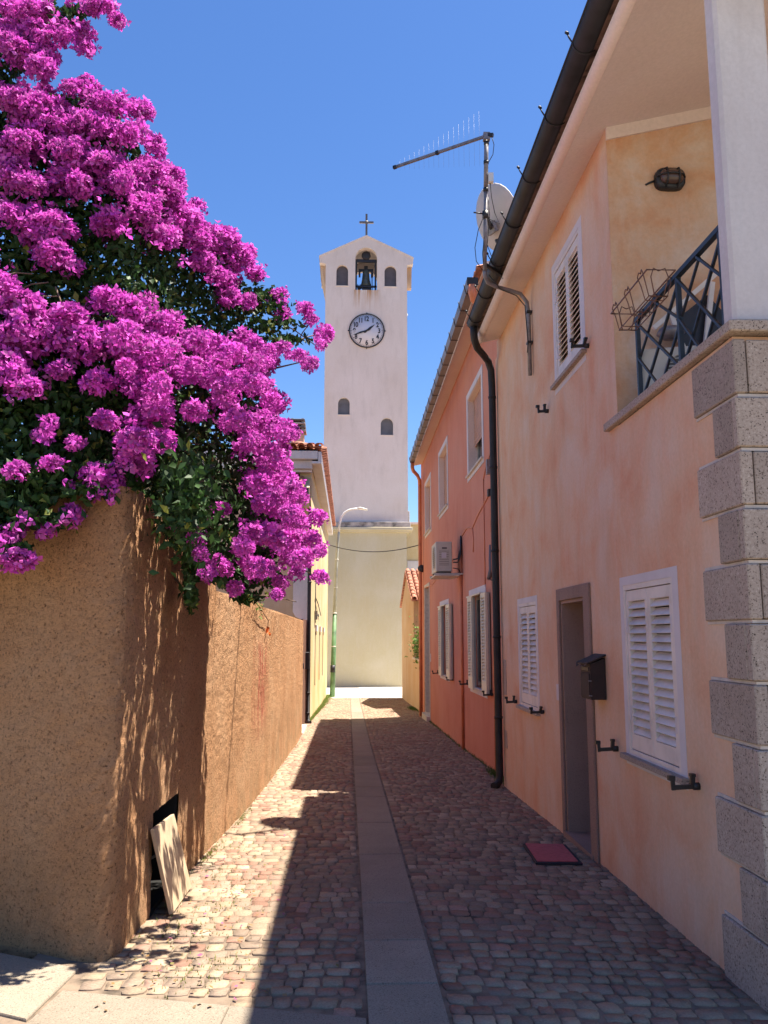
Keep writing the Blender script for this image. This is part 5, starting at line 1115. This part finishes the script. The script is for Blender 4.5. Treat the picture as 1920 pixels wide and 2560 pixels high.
# ================================================================ WEEDS AND LITTER
def blades(name, label, cat, pts, h, col, group=None, wd=.006):
    n = len(pts); P_ = np.array(pts); a = nr.uniform(0, 6.28, n); ln = nr.uniform(.5, 1.1, n)*h; lean = nr.uniform(-.5, .5, (n, 2))*ln[:, None]
    s = np.stack([np.cos(a), np.sin(a), np.zeros(n)], 1)*wd; tip = P_+np.concatenate([lean, ln[:, None]], 1)
    V = np.stack([P_-s, P_+s, tip], 1).reshape(-1, 3); F = np.arange(3*n).reshape(n, 3); c = np.array(col)*nr.uniform(.6, 1.4, n)[:, None]
    o = npmesh(name, V, F, np.repeat(c, 3, 0), 'grass', None, 'stuff'); tag(o, label, cat); return o
g = []
for i in range(2600):
    y = rng.uniform(22, 37.0); w_ = .04+.17*max(0, min(1, (y-24)/9)); x = np.interp(y, [21.9, 37], [-1.0, -.92])+abs(rng.gauss(0, .5))*w_; g.append((x, y, zg(x, y)))
blades('weed_strip', 'bright green grass along the foot of the yellow house', 'grass', g, .11, (.15, .21, .05))
g = []
for i in range(500): y = rng.gauss(11.6, .35); x = 2.06-abs(rng.gauss(0, .05)); g.append((x, y, zg(x, y)))
for i in range(700): y = rng.gauss(27.5, .6); x = 2.16-abs(rng.gauss(0, .09)); g.append((x, y, zg(x, y)))
for i in range(400): y = rng.uniform(12, 23); x = 2.07-abs(rng.gauss(0, .02)); g.append((x, y, zg(x, y)))
for i in range(0): y = rng.gauss(4.75, .12); x = 1.93-abs(rng.gauss(0, .05)); g.append((x, y, zg(x, y)))
blades('weeds', 'dark green weeds at the foot of the orange house and low wall', 'weeds', g, .07, (.07, .13, .03))
g = []
for i in range(900):
    y = rng.choice([rng.gauss(5.9, .15), rng.gauss(7.0, .2), rng.uniform(4.8, 18), rng.gauss(8.6, .3)]); x = np.interp(y, [4.5, 5.25, 6.9, 8.4, 11.7, 18], [-1.19, -1.15, -1.11, -1.05, -1.0, -.98])+abs(rng.gauss(0, .03)); g.append((x, y, zg(x, y)+.005))
for i in range(700):
    cxx, cyy = rng.choice([(-.85, 5.0), (-.75, 5.5), (-.9, 6.4), (-.6, 4.5), (-.8, 4.3), (-.95, 5.2), (-.7, 6.0), (-1.0, 7.2)]); x, y = rng.gauss(cxx, .11), rng.gauss(cyy, .14)
    if x > -1.15: g.append((x, y, zg(x, y)+.004))
blades('moss_weeds', 'sparse yellow green weeds between the sunlit cobbles by the wall', 'weeds', g, .022, (.19, .21, .05), wd=.004)
n = 190; P_ = []
for i in range(n):
    y = abs(rng.gauss(0, 2.2))+3.9; x = np.interp(y, [4, 12], [-1.1, -.95])+abs(rng.gauss(0, .45)); x = min(x, 1.85); P_.append((x, y, zg(x, y)+.022))
P_ = np.array(P_); a = nr.uniform(0, 6.28, n); u = np.stack([np.cos(a), np.sin(a), nr.uniform(-.4, .4, n)], 1)*nr.uniform(.009, .018, n)[:, None]; v = np.stack([-np.sin(a), np.cos(a), nr.uniform(-.4, .4, n)], 1)*nr.uniform(.006, .012, n)[:, None]
V = np.stack([P_-u, P_+v, P_+u, P_-v], 1).reshape(-1, 3); F = np.arange(4*n).reshape(n, 4); pal = np.array([(.22, .13, .05), (.17, .14, .05), (.26, .17, .09), (.30, .10, .18), (.22, .14, .07)])
o = npmesh('fallen_leaves', V, F, np.repeat(pal[nr.integers(0, 5, n)], 4, 0), 'litter', None, 'stuff'); tag(o, 'dry leaves and faded petals scattered on the sunlit cobbles', 'leaf litter')
# vine sprout on the low wall and a small orange flower spray on the roughcast wall
pt = thing('wall_shrub', 'small green shrub on the low wall beside the orange downpipe', 'shrub', (2.25, 26.5, .9))
Pn = np.array([(2.2+rng.gauss(0, .12), 26.6+rng.gauss(0, .35), 1.35+rng.gauss(0, .26)) for i in range(500)])
def leafset(Pn, s0, s1, col, name, parent):
    n = len(Pn); d = nr.normal(size=(n, 3)); d[:, 2] = np.abs(d[:, 2]); d /= np.linalg.norm(d, axis=1)[:, None]; t = np.cross(d, nr.normal(size=(n, 3))); t /= np.linalg.norm(t, axis=1)[:, None]; b = np.cross(d, t); sz = nr.uniform(s0, s1, n)[:, None]
    V = np.stack([Pn-t*sz, Pn+b*sz*.5, Pn+t*sz, Pn-b*sz*.5], 1).reshape(-1, 3); F = np.arange(4*n).reshape(n, 4); c = np.array(col)*nr.uniform(.6, 1.4, n)[:, None]
    return npmesh(name, V, F, np.repeat(c, 4, 0), 'leaf', parent, 'stuff')
leafset(Pn, .03, .06, (.10, .20, .04), 'foliage', pt); MB().tube([(2.3, 26.6, .9), (2.25, 26.6, 1.2), (2.2, 26.5, 1.6)], .012, 5).build('stem', 'bark', pt)
ns = thing('orange_flower_sprig', 'small orange trumpet flowers trailing on the sunlit roughcast wall', 'flower', (-1.02, 9.6, 1.8))
fp = AX(668, 1578, -1.0); Pn = np.array([(fp.x+rng.gauss(0, .02), fp.y+rng.gauss(0, .09), fp.z+rng.gauss(0, .025)) for i in range(16)])
leafset(Pn, .02, .035, (.75, .16, .03), 'petals', ns)
q = AX(645, 1510, -1.0); Pn = np.array([(q.x+rng.gauss(0, .02), q.y+.1+rng.gauss(0, .16), q.z-.02+rng.gauss(0, .07)) for i in range(60)]); leafset(Pn, .012, .022, (.12, .22, .05), 'leaves', ns)
MB().tube([(-1.02, q.y-.1, 1.98), (-.985, q.y, 1.93), (-.98, fp.y-.1, 1.8), fp], .004, 5).build('stem', 'bark', ns)
